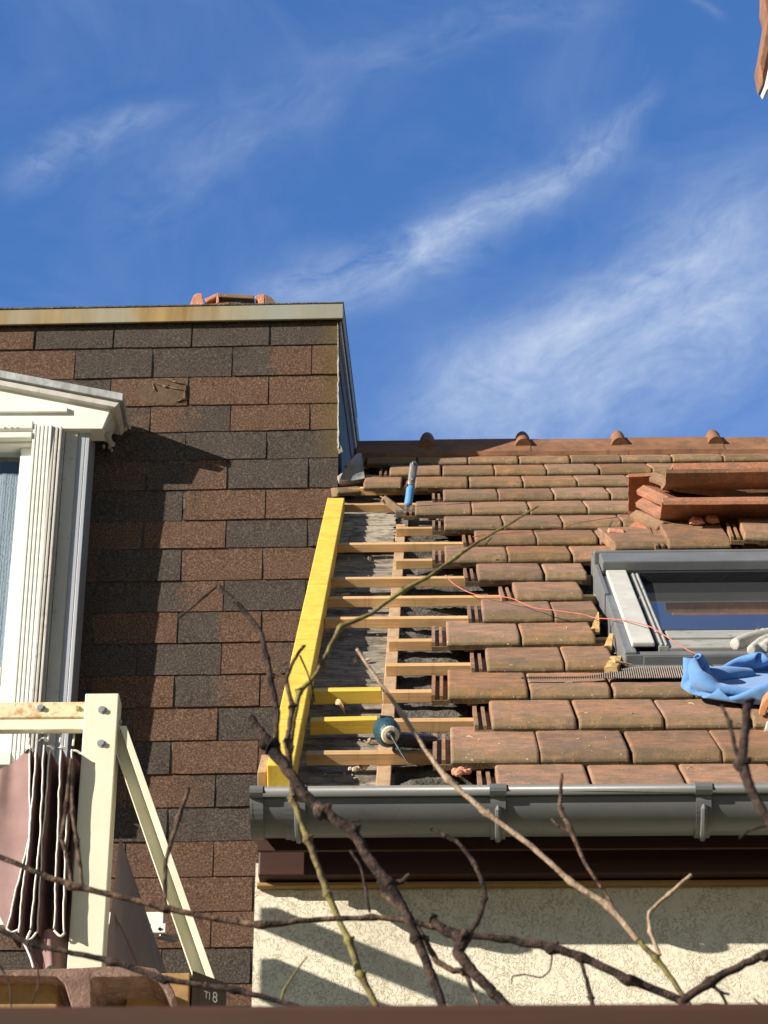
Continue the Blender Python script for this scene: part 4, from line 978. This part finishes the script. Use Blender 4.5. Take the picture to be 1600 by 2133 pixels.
# ---- red string
def spath(pts, n0): return [rpt(x, y, n) for (x, y), n in zip(pts, n0)]
def cr(pts, k=8, T=1.0):
    pts = [Vector(p) for p in pts]; out = []
    for i in range(len(pts)-1):
        a, b, c, d = pts[max(i-1, 0)], pts[i], pts[i+1], pts[min(i+2, len(pts)-1)]
        for j in range(k):
            t_ = j/k; m0, m1 = (c-a)*.5*T, (d-b)*.5*T; out.append(b*(2*t_**3-3*t_*t_+1)+m0*(t_**3-2*t_*t_+t_)+c*(-2*t_**3+3*t_*t_)+m1*(t_**3-t_*t_))
    return out+[pts[-1]]
P1 = [(928, 1198), (945, 1216), (975, 1233), (1005, 1241), (1045, 1243), (1070, 1248), (1110, 1265), (1160, 1272), (1215, 1280), (1240, 1287), (1300, 1292), (1350, 1304), (1376, 1318), (1410, 1340), (1440, 1358), (1462, 1367)]
N1 = [.0, -.0, .005, .01, .045, .05, .05, .05, .05, .05, .09, .10, .095, .09, .09, .085]
P2 = [(965, 1140), (940, 1152), (925, 1157)] 
P3 = [(985, 1118), (1060, 1110), (1120, 1107), (1170, 1101), (1200, 1090), (1250, 1082), (1290, 1076), (1310, 1062)]
mb = MB().tube(cr(spath(P1, N1)), .0016, 6); mb2 = MB().tube(cr(spath([(x-4, y+14) for x, y in P1[:3]]+[(1040, 1262)], [-.04]*4)), .0012, 5)
solo('string', mb, M['string'], 'red mason string hanging across the tiles to the blue cloth', 'string', smooth=True)
solo('string', MB().tube(cr(spath(P3, [.045]*8)), .0012, 6), M['string'], 'thin upper string crossing the tiles towards the heap of loose tiles', 'string', smooth=True)

# ---- blue fleece thrown over the window corner
def cl(x, y, d): return rpt(x, y, .105)-(rpt(x, y, .105)-C).normalized()*(d*.4)
mb = MB()
def lob(pts, r0):
    q = cr([cl(*p) for p in pts], 5); m = len(q)
    rr = []
    for i in range(m):
        t_ = i/(m-1)*(len(r0)-1); k = min(int(t_), len(r0)-2); rr.append((r0[k]+(r0[k+1]-r0[k])*(t_-k))*1.0)
    mb.tube(q, rr, 14)
import numpy as np
def crumple(nu, nv, w, h, tw, th, seed, steps=420):
    """a cloth sheet w x h gathered into about tw x th on a flat bed: lengths are kept, so it buckles into folds"""
    rn = np.random.RandomState(seed); U, V = np.meshgrid(np.linspace(-.5, .5, nu), np.linspace(-.5, .5, nv), indexing='ij')
    X = np.stack([U*w, V*h, np.zeros_like(U)], -1); low = np.zeros_like(U)
    for _ in range(26):
        k = rn.normal(0, 9, 2); low += np.sin(k[0]*U+k[1]*V+rn.uniform(0, 6.3))*rn.uniform(.2, 1)/(1+np.hypot(*k)*.12)
    X[..., 2] = .012+.0045*low; X[..., 0] += .01*np.sin(7*V+1)
    R0_, R1_ = w/(nu-1), h/(nv-1); RD = hypot(R0_, R1_); vel = np.zeros_like(X)
    def con(A, B, L, k):
        d = B-A; l = np.sqrt((d*d).sum(-1, keepdims=True))+1e-9; c = d*(1-L/l)*.5*k; A += c; B -= c
    for it in range(steps):
        f = min(1, it/(steps*.72)); sx, sy = 1+(tw/w-1)*f, 1+(th/h-1)*f
        vel *= .90; vel[..., 2] -= .00010; old = X.copy(); X = X+vel
        bx, by = sx*w/2, sy*h/2                                  # gathering: pushed in past an oval limit
        q = np.sqrt((X[..., 0]/bx)**2+(X[..., 1]/by)**2)*.80; m = q > 1; sc_ = np.where(m, 1/np.maximum(q, 1), 1)
        X[..., 0] *= 1-(1-sc_)*.35; X[..., 1] *= 1-(1-sc_)*.35
        for _ in range(7):
            for a_ in (0, 1):
                con(X[a_:-1:2], X[a_+1::2][:X[a_:-1:2].shape[0]], R0_, .9); con(X[:, a_:-1:2], X[:, a_+1::2][:, :X[:, a_:-1:2].shape[1]], R1_, .9)
            con(X[:-1, :-1], X[1:, 1:], RD, .35); con(X[1:, :-1], X[:-1, 1:], RD, .35)
            con(X[:-3], X[3:], R0_*3, .22); con(X[:, :-3], X[:, 3:], R1_*3, .22)
            X[..., 2] = np.maximum(X[..., 2], .004+.0*U)
        X[..., 2] = np.minimum(X[..., 2], .105)
        vel = (X-old)*.9
    return X
CL = crumple(84, 64, .74, .56, .42, .30, 5)
cx_, cs_ = rpx(1628, 1450, .02)
def fleece_at(i, j): q = CL[i, j]; return RF(cx_+q[0], cs_+q[1], .035+q[2]*.86)
nu_, nv_ = CL.shape[:2]
mb = MB().add([fleece_at(i, j) for j in range(nv_) for i in range(nu_)], [(j*nu_+i, j*nu_+i+1, (j+1)*nu_+i+1, (j+1)*nu_+i) for j in range(nv_-1) for i in range(nu_-1)])
o = solo('fleece', mb, M['fleece'], 'crumpled light blue fleece lying at the lower edge of the roof window', 'cloth', smooth=True)
m_ = o.modifiers.new('sm', 'SMOOTH'); m_.iterations = 4; m_ = o.modifiers.new('th', 'SOLIDIFY'); m_.thickness = .006; m_ = o.modifiers.new('sub', 'SUBSURF'); m_.levels = 1; m_.render_levels = 2
mb = MB()
for pts, r0 in (([(1530, 1343, .06), (1560, 1333, .07), (1610, 1322, .07), (1680, 1316, .06)], [.017, .021, .022, .024]), ([(1565, 1355, .06), (1590, 1338, .075), (1620, 1328, .08)], [.015, .018, .018]),
                ([(1590, 1352, .06), (1610, 1340, .08), (1650, 1332, .08)], [.016, .018, .020]), ([(1620, 1352, .05), (1680, 1336, .06)], [.02, .022]), ([(1640, 1335, .05), (1700, 1330, .05)], [.028, .03])):
    lob(pts, r0)
o = solo('work_glove', mb, M['glove'], 'pale grey knitted work glove tucked behind the blue fleece', 'glove', merge=False)
remesh(o, .0035, 14)
mb = MB(); mb.tube([cl(1558, 1326, .10), cl(1590, 1311, .10)], [.003, .0045], 7); mb.tube([cl(1552, 1330, .10), cl(1566, 1318, .105), cl(1578, 1312, .105)], [.002, .003, .002], 5); mb.tube([cl(1570, 1318, .105), cl(1576, 1310, .105)], [.002, .001], 5)
solo('straw_stalk', mb, mk_basic('straw', (.55, .50, .24), (.70, .62, .34), 50), 'yellow straw stalk lying on the grey glove', 'stalk')
# curved red tile piece at the right edge
mb = MB(); n = 14
prof = [(1580+62*(1-cos(pi/2*i/n)), 1490-52*sin(pi/2*i/n)) for i in range(n+1)]
inn = [(1596+46*(1-cos(pi/2*i/n)), 1490-38*sin(pi/2*i/n)) for i in range(n+1)]
yq = rpt(1600, 1490, .04).y
mb.prism([aY(x, y, yq) for x, y in prof+inn[::-1]], (.03, .12, .10))
solo('ridge_piece', mb, mk_basic('orange_clay', (.42, .17, .07), (.52, .24, .11), 20, rough=.8), 'orange curved tile piece standing at the right edge below the fleece', 'tile piece', bev=.003)
mb = from_px([(1592, 1520), (1598, 1500), (1640, 1496), (1650, 1524), (1600, 1524)], yq-.02, .05, seed=4)
solo('tile_piece', mb, M['mortar'], 'whitish broken fragment below the orange curved piece', 'tile piece', bev=.004)

# ================================================================== STEEL FRAME WITH FABRIC, in front of the bay
YA = 7.80
fr = thing('awning_bracket', 'cream painted steel awning frame with a square post and slanting rear brace', 'awning frame', aY(180, 2030, YA))
px0, px1 = aY(178, 1445, YA).x, aY(248, 1445, YA).x; pz1, pz0 = aY(210, 1444, YA).z, aY(200, 2036, YA).z
post = part('post', MB().box(px0, px1, YA, YA+.085, pz0, pz1), M['cream_steel'], fr, bev=.004)
def bolt(x, y, Y, par, r=.0115, mat='bolt', dirx=None):
    c = aY(x, y, Y); d_ = dirx or Vector((0, -1, 0)); mb = MB().tube([c-d_*.002, c+d_*.003], [r*1.25, r*1.25], 14); mb.tube([c+d_*.003, c+d_*.011], [r, r*.9], 6)
    part('bolt', mb, M[mat], par)
bolt(213, 1479, YA, post); bolt(211, 1549, YA, post)
for yy in (1492, 1562):
    z = aY(200, yy, YA).z; c = Vector((px1, YA+.05, z)); part('bolt', MB().tube([c, c+Vector((.008, 0, 0))], [.010, .010], 6), M['bolt'], post)
mb = MB(); r0, r1, r2, r3 = (aY(100, y, YA+.02).z for y in (1462, 1494, 1499, 1521))
mb.box(-2.6, px0-.001, YA+.02, YA+.06, r1, r0)
rail = part('rail', mb, M['rusty_steel'], fr, bev=.003)
bolt(85, 1475, YA+.02, rail, .0105); bolt(160, 1475, YA+.02, rail, .009, 'rusty_steel')
part('lower_rail', MB().box(-2.6, px0-.001, YA+.015, YA+.05, r3, r2), M['cream_steel'], fr, bev=.003)
# brace: angle iron from the post back to the wall
A, B = aY(222, 1512, YA+.020), aY(404, 2040, YA+.022)
dB = (B-A).normalized(); sN = dB.cross(XV).normalized(); fX = dB.cross(sN).normalized()
L_ = B-A; dep = dB.cross(XV).normalized()
if dep.y < 0: dep = -dep
mb = MB().obox(A+XV*.044, L_, XV*.024, dep*.055); mb.obox(A, L_, XV*.004, dep*.055); mb.obox(A+XV*.0041, L_, XV*.0398, dep*.004); mb.v[-8:] = [v+dep*.050 for v in mb.v[-8:]]
part('brace', mb, M['cream_steel'], fr, bev=.001, seg=1)
mb = MB(); za, zb_ = aY(325, 1899, YW-.35).z, aY(325, 1925, YW-.35).z
mb.box(-2.6, aY(341, 1910, YW-.35).x, YW-.35, YW-.31, zb_, za); xk = aY(346, 1930, YW-.36).x
mb.box(xk-.055, xk, YW-.365, YW-.351, aY(330, 1944, YW-.36).z, aY(330, 1924, YW-.36).z)
lr = part('rear_rail', mb, M['white'], fr, bev=.003)
part('bolt_hole', MB().tube([aY(333, 1935, YW-.366), aY(333, 1935, YW-.369)], [.006, .006], 12), M['dark'], lr)
mb = MB(); c = aY(345, 1945, YW-.30); mb.bar(c+Vector((-.03, 0, -.008)), c+Vector((.035, .05, -.006)), .04, .012); mb.tube([aY(360, 1948, YW-.30), aY(378, 1950, YW-.3)], [.008, .006], 7)
part('clamp', mb, M['bolt'], fr, bev=.002)

# folded fabric hanging from the rail
fb = thing('folded_awning', 'mauve canvas with white piping hanging in folds under the cream rail', 'canvas', aY(90, 1990, YA))
folds = [  # x at top, middle, bottom of each piped fold edge, nearer the viewer than the valleys
    (62, 62, 14), (76, 60, 38), (92, 84, 64), (104, 88, 78), (128, 120, 113), (150, 136, 134)]
def lerp3(a, t_):
    return a[0]+(a[1]-a[0])*t_*2 if t_ < .5 else a[1]+(a[2]-a[1])*(t_-.5)*2
yt, yb = 1556, 1938
YFB = YA+.040
def wav(i, t_): return 2.6*noise.noise(Vector((i*3.7, t_*7, 1)))+1.2*noise.noise(Vector((i*3.7, t_*21, 4)))
def fold_pt(i, t_):
    x = lerp3(folds[i], t_)+wav(i, t_); y = yt+(yb-yt)*t_+(6 if i % 2 else -3)
    return aY(x, y, YFB-.055-.01*(i % 3))
mb = MB(); n = 40
for i in range(len(folds)):
    L_ = lambda t_, i=i: fold_pt(i, t_)
    nxt = (lambda t_, i=i: fold_pt(i+1, t_)) if i+1 < len(folds) else (lambda t_: aY(lerp3((176, 150, 140), t_)+wav(9, t_), yt+(yb-yt)*t_, YFB-.03))
    def sh_(u, v, L_=L_, nxt=nxt):
        a, b = L_(v), nxt(v); p = a+(b-a)*u; return p+Vector((0, .16*sin(pi*min(1, u))**.8, 0))
    mb.grid(sh_, 8, n)
part('canvas', mb, M['fabric'], fb, smooth=True)
def left_pt(u, v):
    xa = lerp3((-60, -80, -110), v); yy0 = 1618-62*u**1.6
    x = xa+(lerp3(folds[0], v)-xa)*u; y = yy0+(1760+ (yb-1760)*u**1.5-yy0)*v
    p = aY(x+wav(0, v)*u, y, YFB-.055*u-.01*(1-u)); return p+Vector((0, .05*sin(pi*u)*(.5+.5*noise.noise(Vector((u*3, v*2, 0)))), 0))
part('front_panel', MB().grid(left_pt, 18, 24), M['fabric'], fb, smooth=True)
for i in range(len(folds)):
    part('piping', MB().tube([fold_pt(i, k/60)+Vector((0, -.003, 0)) for k in range(61)], .0030, 6), M['piping'], fb, smooth=True)
for a in ([(14, 1934), (24, 1942), (40, 1936)], [(64, 1938), (56, 1958), (66, 1955), (78, 1940)], [(113, 1938), (126, 1950), (136, 1942)]):
    part('piping', MB().tube(cr([aY(x, y, YFB-.06) for x, y in a]), .0042, 6), M['piping'], fb, smooth=True)
def low_pt(u, v):
    x = 70+76*u+(1-v)*(-12+12*u); y = 1942+75*v; p = aY(x, y, YFB-.02); return p+Vector((0, .03*sin(u*9), 0))
part('lower_canvas', MB().grid(low_pt, 16, 8), M['fabric'], fb, smooth=True)
part('piping', MB().tube(cr([aY(x, y, YFB-.03) for x, y in ((30, 1945), (48, 1962), (62, 1990), (70, 2016))]), .004, 6), M['piping'], fb, smooth=True)
# scalloped tops where each fold is tied to the rail
mb = MB()
for cx, w_, yy in ((60, 24, 1551), (88, 18, 1530), (100, 20, 1546), (125, 26, 1549), (152, 30, 1556)):
    def cap(u, v, cx=cx, w_=w_, yy=yy):
        x = cx+w_*(u-.5); y = yy+16*v-8*sin(pi*u)*(1-v); p = aY(x, y, YFB-.05); return p+Vector((0, -.03*sin(pi*u)*(v)+.05*(1-v), 0))
    mb.grid(cap, 10, 5); mb.tube([aY(cx, yy-4, YFB-.01), aY(cx+3, yy-26, YFB+.03)], .004, 6)
part('hem', mb, M['piping'], fb, smooth=True)
# grey side panel stretched behind the post
def side_pt(u, v):
    top = aY(250, 1742, YA+.15); bl = aY(215, 2030, YA+.12); br = aY(356, 2030, YW-.45)
    p = top+(bl+(br-bl)*u-top)*v; return p+Vector((.012*sin(u*11)*v, 0, 0))
part('side_panel', MB().grid(side_pt, 20, 20), M['fabric_grey'], fb, smooth=True)
part('seam', MB().tube([aY(234, 1898, YA+.16), aY(262, 1950, YA+.2), aY(290, 2015, YA+.24)], .005, 6), M['fabric'], fb)

# ---- rusty channel on wooden blocks
YB = 7.45
mb = MB()
top = [(-160, 2022), (0, 2020), (100, 2018), (160, 2016), (230, 2012), (290, 2011), (325, 2017), (345, 2035), (361, 2062), (366, 2076), (358, 2090), (350, 2078), (342, 2060), (330, 2044), (308, 2034), (250, 2034), (200, 2036), (190, 2040), (190, 2108), (152, 2108), (134, 2048), (118, 2034), (0, 2032), (-160, 2034)]
q = [aY(x, y+1.8*noise.noise(Vector((i*2.3, 0, 0))), YB) for i, (x, y) in enumerate(top)]
mb.prism(q, (.0, .34, .0))
solo('steel_channel', mb, M['rust_channel'], 'rust brown channel piece with a bent down right flange resting on wooden blocks', 'channel', bev=.004)
def beam(x0, x1, y0, y1, Y0, Y1, label, mat='block'):
    a, b = aY(x0, y1, Y0), aY(x1, y0, Y0); sk = .075*(x0 > 0); mb = MB().obox((a.x, Y0, a.z-.25), (b.x-a.x, -.0, 0), (sk, Y1-Y0, 0), (0, 0, b.z-a.z+.25))
    return solo('wood_block', mb, M[mat], label, 'timber block', 'timber blocks along the foot of the awning frame', bev=.004)
beam(-140, 122, 2042, 2100, YB+.08, YB+.75, 'wide yellowish timber block at the left under the rusty channel')
o = beam(262, 396, 2026, 2100, YB+.20, YB+1.66, 'yellow timber block under the bent flange of the rusty channel')
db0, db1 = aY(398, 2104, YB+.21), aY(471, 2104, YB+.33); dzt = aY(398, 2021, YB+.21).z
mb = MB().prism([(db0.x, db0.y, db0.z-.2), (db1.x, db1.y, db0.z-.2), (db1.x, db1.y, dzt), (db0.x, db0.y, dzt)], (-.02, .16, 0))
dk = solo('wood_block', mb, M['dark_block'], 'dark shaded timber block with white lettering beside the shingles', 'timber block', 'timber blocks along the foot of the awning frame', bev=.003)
fx = (Vector((db1.x, db1.y, 0))-Vector((db0.x, db0.y, 0))).normalized(); fn = Vector((fx.y, -fx.x, 0))
def mark(body, px, py, size):
    cu = bpy.data.curves.new('lettering', 'FONT'); cu.body = body; cu.size = size; cu.extrude = .0005
    tmp = bpy.data.objects.new('lettering', cu); me = bpy.data.meshes.new_from_object(tmp); bpy.data.objects.remove(tmp)
    m_ = bpy.data.objects.new('lettering', me); COL.objects.link(m_); me.materials.clear(); me.materials.append(M['white'])
    q = onp(px, py, db0, fn)+fn*.0015; mw = axes(q, fx, Vector((0, 0, 1)), fn); mw.translation = mw.translation-WLOC[dk.name]; m_.parent = dk; m_.matrix_local = mw
mark('8', 441, 2086, .050); mark('TI', 424, 2078, .034); mark('2', 424, 2056, .024)
mb = MB()
cut_ = [aY(x, y, YB+.199) for x, y in ((322, 2066), (335, 2082), (347, 2066))]
part('saw_mark', MB().tube(cut_, .0018, 5), M['rafter'], o)

# ================================================================== FOREGROUND
rl = MB(); a = aY(-120, 2093, 1.75); 
rl.box(-1.2, 1.2, 1.75, 1.83, a.z-.16, a.z)
solo('pergola_beam', rl, M['rail'], 'blurred red brown timber rail along the bottom edge of the picture', 'rail', bev=.006)
GV = 'bare vine canes in front of the houses'
def cane(paths, mat, label, Y=2.9, dY=.0, name='vine_cane'):
    """each path: [(x, y, radius in photo px, node?)...]"""
    mb = MB(); rg = random.Random(len(label)*7+len(paths)); thin = .70 if 'green' in mat else .84
    for ph in paths:
        pts = []; rad = []
        base = [(Vector(aY(p[0], p[1], Y+dY*(i/max(1, len(ph)-1)))), p[2]*1.0) for i, p in enumerate(ph)]
        nodes = [len(p) > 3 for p in ph]
        k = 9; q = cr([b for b, _ in base], k, .45)
        for i in range(len(q)):
            s_ = i/k; a_ = min(int(s_), len(base)-2); f_ = s_-a_; z = (q[i]-C).dot(FW)
            r_ = base[a_][1]+(base[a_+1][1]-base[a_][1])*f_; r_ = r_*z/F*.5*thin
            for nn, isn in enumerate(nodes):
                if isn: r_ *= 1+.48*exp(-((s_-nn)*k*.75)**2)
            r_ *= 1+.13*noise.noise(Vector((i*.8, len(mb.v)*.01, 3)))
            jit = Vector((noise.noise(Vector((i*.35, 1, len(mb.v)*.1))), 0, noise.noise(Vector((i*.35, 7, len(mb.v)*.1)))))*r_*.35
            rad.append(r_); pts.append(q[i]+jit)
        mb.tube(pts, rad, 10)
        for nn, isn in enumerate(nodes):        # a bud on each node
            if isn:
                c, r_ = base[nn]; z = (c-C).dot(FW); r_ = r_*z/F*.5*thin
                sd_ = Vector((rg.choice((-1, 1))*1., -.3, rg.uniform(.1, .9))).normalized()
                mb.tube([c+sd_*r_*.5, c+sd_*r_*1.35, c+sd_*r_*1.9], [r_*.8, r_*.6, r_*.15], 7)
    return solo(name, mb, M[mat], label, 'vine cane', GV, smooth=True, merge=False)
cane([[(521, 1494, 20), (545, 1530, 26), (565, 1556, 36, 1), (600, 1605, 27), (635, 1655, 27), (672, 1690, 30, 1), (735, 1732, 27, 1), (762, 1780, 26), (808, 1842, 30, 1), (840, 1890, 24), (868, 1955, 24, 1), (895, 2020, 24), (925, 2105, 22)],
      [(808, 1842, 20), (835, 1838, 14), (852, 1822, 9)], [(455, 1222, 11, 1), (500, 1262, 13), (542, 1318, 14), (556, 1372, 13, 1), (563, 1412, 15, 1), (578, 1480, 14), (574, 1545, 14)], [(450, 1222, 8), (420, 1248, 7), (370, 1290, 5)],
      [(730, 1772, 8), (752, 1806, 7), (760, 1845, 7, 1), (770, 1900, 7)], [(730, 1710, 5), (752, 1708, 4)]],
     'bark_dark', 'thick dark cut cane slanting down across the yellow beam and gutter', 2.8)
cane([[(790, 1858, 13), (850, 1905, 14, 1), (885, 1957, 15, 1), (910, 2002, 16), (945, 2022, 16), (968, 2024, 16, 1), (990, 2075, 7), (1000, 2100, 6)]],
     'bark', 'thinner brown cane running beside the thick dark one down to the right', 2.84)
cane([[(897, 1912, 20, 1), (925, 1938, 26), (965, 1955, 34, 1), (955, 1985, 30), (990, 2030, 28), (1030, 2070, 27), (1065, 2108, 27)],
      [(966, 1953, 14), (993, 1924, 14), (1010, 1872, 12, 1), (1007, 1845, 12), (987, 1797, 11, 1), (955, 1756, 10), (927, 1741, 10, 1), (896, 1726, 9, 1)]],
     'bark_dark', 'forked stout cane with a hooked side shoot in front of the shaded stucco', 2.7)
cane([[(-60, 1765, 14), (0, 1785, 14), (80, 1818, 14), (150, 1845, 17, 1), (250, 1868, 15), (345, 1892, 16, 1), (440, 1912, 15), (545, 1927, 17, 1), (640, 1917, 14), (775, 1911, 14, 1), (850, 1918, 15), (905, 1932, 16)],
      [(150, 1842, 12), (140, 1780, 10, 1), (128, 1745, 11, 1), (138, 1680, 11, 1), (148, 1580, 9)], [(172, 1845, 10), (160, 1750, 10, 1), (151, 1690, 9, 1), (150, 1620, 8)],
      [(344, 1890, 11), (345, 1800, 10), (352, 1770, 11), (372, 1705, 12, 1), (394, 1640, 9)]],
     'bark', 'long brown cane crossing the lower left in front of the cream post', 2.8)
cane([[(900, 1930, 16), (980, 1948, 18), (1060, 1957, 20), (1150, 1975, 24, 1), (1210, 1993, 22, 1), (1310, 2040, 23, 1), (1430, 2088, 21)],
      [(1205, 1990, 10), (1222, 2040, 10), (1232, 2080, 13, 1), (1236, 2105, 9)], [(1150, 1985, 5), (1146, 2020, 4), (1128, 2036, 4), (1092, 2030, 4), (1068, 2034, 4), (1066, 2050, 3)]],
     'bark_dark', 'dark cane continuing right across the sunlit stucco with a curly tendril', 2.8)
cane([[(-60, 1915, 13), (0, 1937, 13), (66, 1966, 15, 1), (150, 1985, 14), (232, 2002, 17, 1), (345, 2040, 16, 1), (420, 2052, 14), (490, 2062, 18, 1), (560, 2080, 14), (650, 2105, 13)],
      [(60, 1965, 5), (78, 2010, 4), (80, 2050, 4), (66, 2090, 4)], [(0, 2010, 5), (20, 2050, 4), (24, 2100, 4)]],
     'bark_dark', 'lowest cane at the left passing in front of the wooden blocks', 2.75)
cane([[(743, 1352, 8), (790, 1420, 9), (838, 1487, 12, 1), (885, 1560, 11), (932, 1622, 15, 1), (1012, 1692, 13, 1), (1110, 1765, 14), (1190, 1837, 14, 1), (1268, 1888, 17, 1), (1330, 1960, 15)]],
     'bark_pale', 'long pale straight cane from the boards down across the gutter to the right', 2.9)
cane([[(1330, 1960, 15), (1366, 1996, 20, 1), (1400, 2040, 16), (1440, 2100, 17)]],
     'bark_green', 'greenish lower end of the pale straight cane', 2.9)
cane([[(1440, 1822, 9), (1395, 1862, 10, 1), (1353, 1900, 10), (1355, 1940, 10, 1), (1374, 1990, 11)]], 'bark_pale', 'bent brown twig standing over the sunlit stucco right of the pale cane', 2.9)
cane([[(1170, 1612, 8), (1168, 1655, 9), (1167, 1685, 11, 1), (1188, 1727, 14, 1), (1220, 1800, 9), (1275, 1882, 8)], [(1184, 1732, 9), (1165, 1722, 7), (1148, 1706, 4)]],
     'bark', 'thin upright twig ending just below the gutter rim', 2.92)
cane([[(1415, 2090, 22), (1480, 2045, 23, 1), (1550, 2008, 20), (1594, 1990, 24, 1), (1680, 1970, 18)], [(1478, 2050, 12), (1500, 2066, 9), (1514, 2092, 8)], [(1500, 2066, 8), (1520, 2072, 6)]],
     'bark_dark', 'dark cane rising to the right edge over the sunlit stucco', 2.75)
cane([[(1558, 1462, 22, 1), (1554, 1510, 22), (1548, 1560, 24), (1546, 1592, 30, 1), (1566, 1650, 26), (1592, 1695, 24), (1640, 1770, 24)], [(1545, 1592, 13), (1532, 1560, 11), (1520, 1505, 10, 1), (1503, 1470, 8)], [(1600, 1718, 9), (1560, 1730, 8), (1540, 1746, 7)]],
     'bark_dark', 'upright thick cane at the right edge in front of the tiles', 2.2)
cane([[(1121, 1054, 6), (1060, 1092, 7), (1000, 1126, 9), (950, 1161, 11, 1), (890, 1203, 11), (838, 1231, 14, 1), (770, 1280, 12), (711, 1306, 16, 1), (684, 1356, 14), (655, 1410, 14), (624, 1442, 17, 1), (612, 1500, 15), (604, 1560, 17, 1), (606, 1625, 16), (612, 1665, 22, 1), (628, 1715, 16), (641, 1748, 22, 1), (664, 1810, 17), (683, 1862, 23, 1), (710, 1925, 17), (726, 1958, 22, 1), (752, 2032, 22, 1), (790, 2105, 18)]],
     'bark_green', 'long yellow green shoot arching from the tiles down across the yellow beam', 2.85)
cane([[(632, 1346, 8, 1), (612, 1376, 9), (600, 1404, 11), (596, 1418, 12, 1), (605, 1455, 11), (609, 1472, 15, 1), (602, 1520, 12), (598, 1545, 16, 1), (603, 1600, 13), (612, 1660, 12)], [(562, 1402, 9), (580, 1405, 9), (596, 1415, 10)], [(625, 1366, 5), (640, 1400, 4), (650, 1428, 4), (655, 1462, 4)]],
     'bark', 'short dark branching twig beside the yellow green shoot', 2.83)
cane([[(640, 1992, 5), (612, 2030, 6), (592, 2062, 8, 1), (585, 2085, 6)]], 'bark_green', 'tiny green twig standing above the rail before the striped wall', 2.8)
cane([[(1420, 2110, 9), (1470, 2092, 8), (1560, 2100, 6)], [(1570, 2080, 5), (1590, 2094, 5), (1640, 2090, 5)]], 'bark', 'thin twig lying along the rail at the lower right', 2.75)

# ================================================================== NEIGHBOURING ROOF at the top right
YN = 13.0
nb = thing('neighbour_roof', 'corner of another tiled roof with a white edge at the top right', 'roof', aY(1640, 100, YN))
mb = MB()
mb.prism([aY(x, y, YN) for x, y in ((1530, -1300), (1594, -90), (1592, 10), (1598, 36), (1594, 62), (1586, 110), (1581, 132), (1589, 174), (1600, 118), (1640, -60), (1900, -1300))], (0, .25, .10))
part('verge_tiles', mb, M['ridge'], nb, bev=.01)
part('barge_board', MB().prism([aY(x, y, YN-.03) for x, y in ((1589, 176), (1594, 178), (1910, -1300), (1880, -1300))], (0, .2, .08)), M['brown_paint'], nb)
part('gutter', MB().prism([aY(x, y, YN-.04) for x, y in ((1593, 180), (1597, 187), (1604, 184), (1960, -1300), (1912, -1300))], (0, .2, .08)), M['white'], nb, bev=.004)

# unseen planks and post, added at the left to throw shadow bands across the stucco
sc_ = thing('shadow_planks', 'unseen timber planks on a post, added left of the roof for their shadow bands', 'shadow_planks', (-1.1, 4.6, 0))
SX = -1.02
def wall_band(y0, y1):            # band on the stucco at its left end -> plank at X = SX
    P_ = aY(540, (y0+y1)/2, YC); dX = P_.x-SX; t_ = dX/1.85
    return YC-t_, P_.z+.80*t_, abs(aY(540, y0, YC).z-aY(540, y1, YC).z)
for y0, y1 in ((1874, 1936), (1980, 2085)):
    yb_, zc_, hh = wall_band(y0, y1); part('plank', MB().box(SX-.02, SX+.02, yb_-1.3, yb_-.01, zc_-hh/2+.01, zc_+hh/2-.01), M['rafter'], sc_, bev=.003)
part('post', MB().box(SX-.06, SX-.021, 4.3, 4.36, 0, 4.3), M['rafter'], sc_, bev=.003)
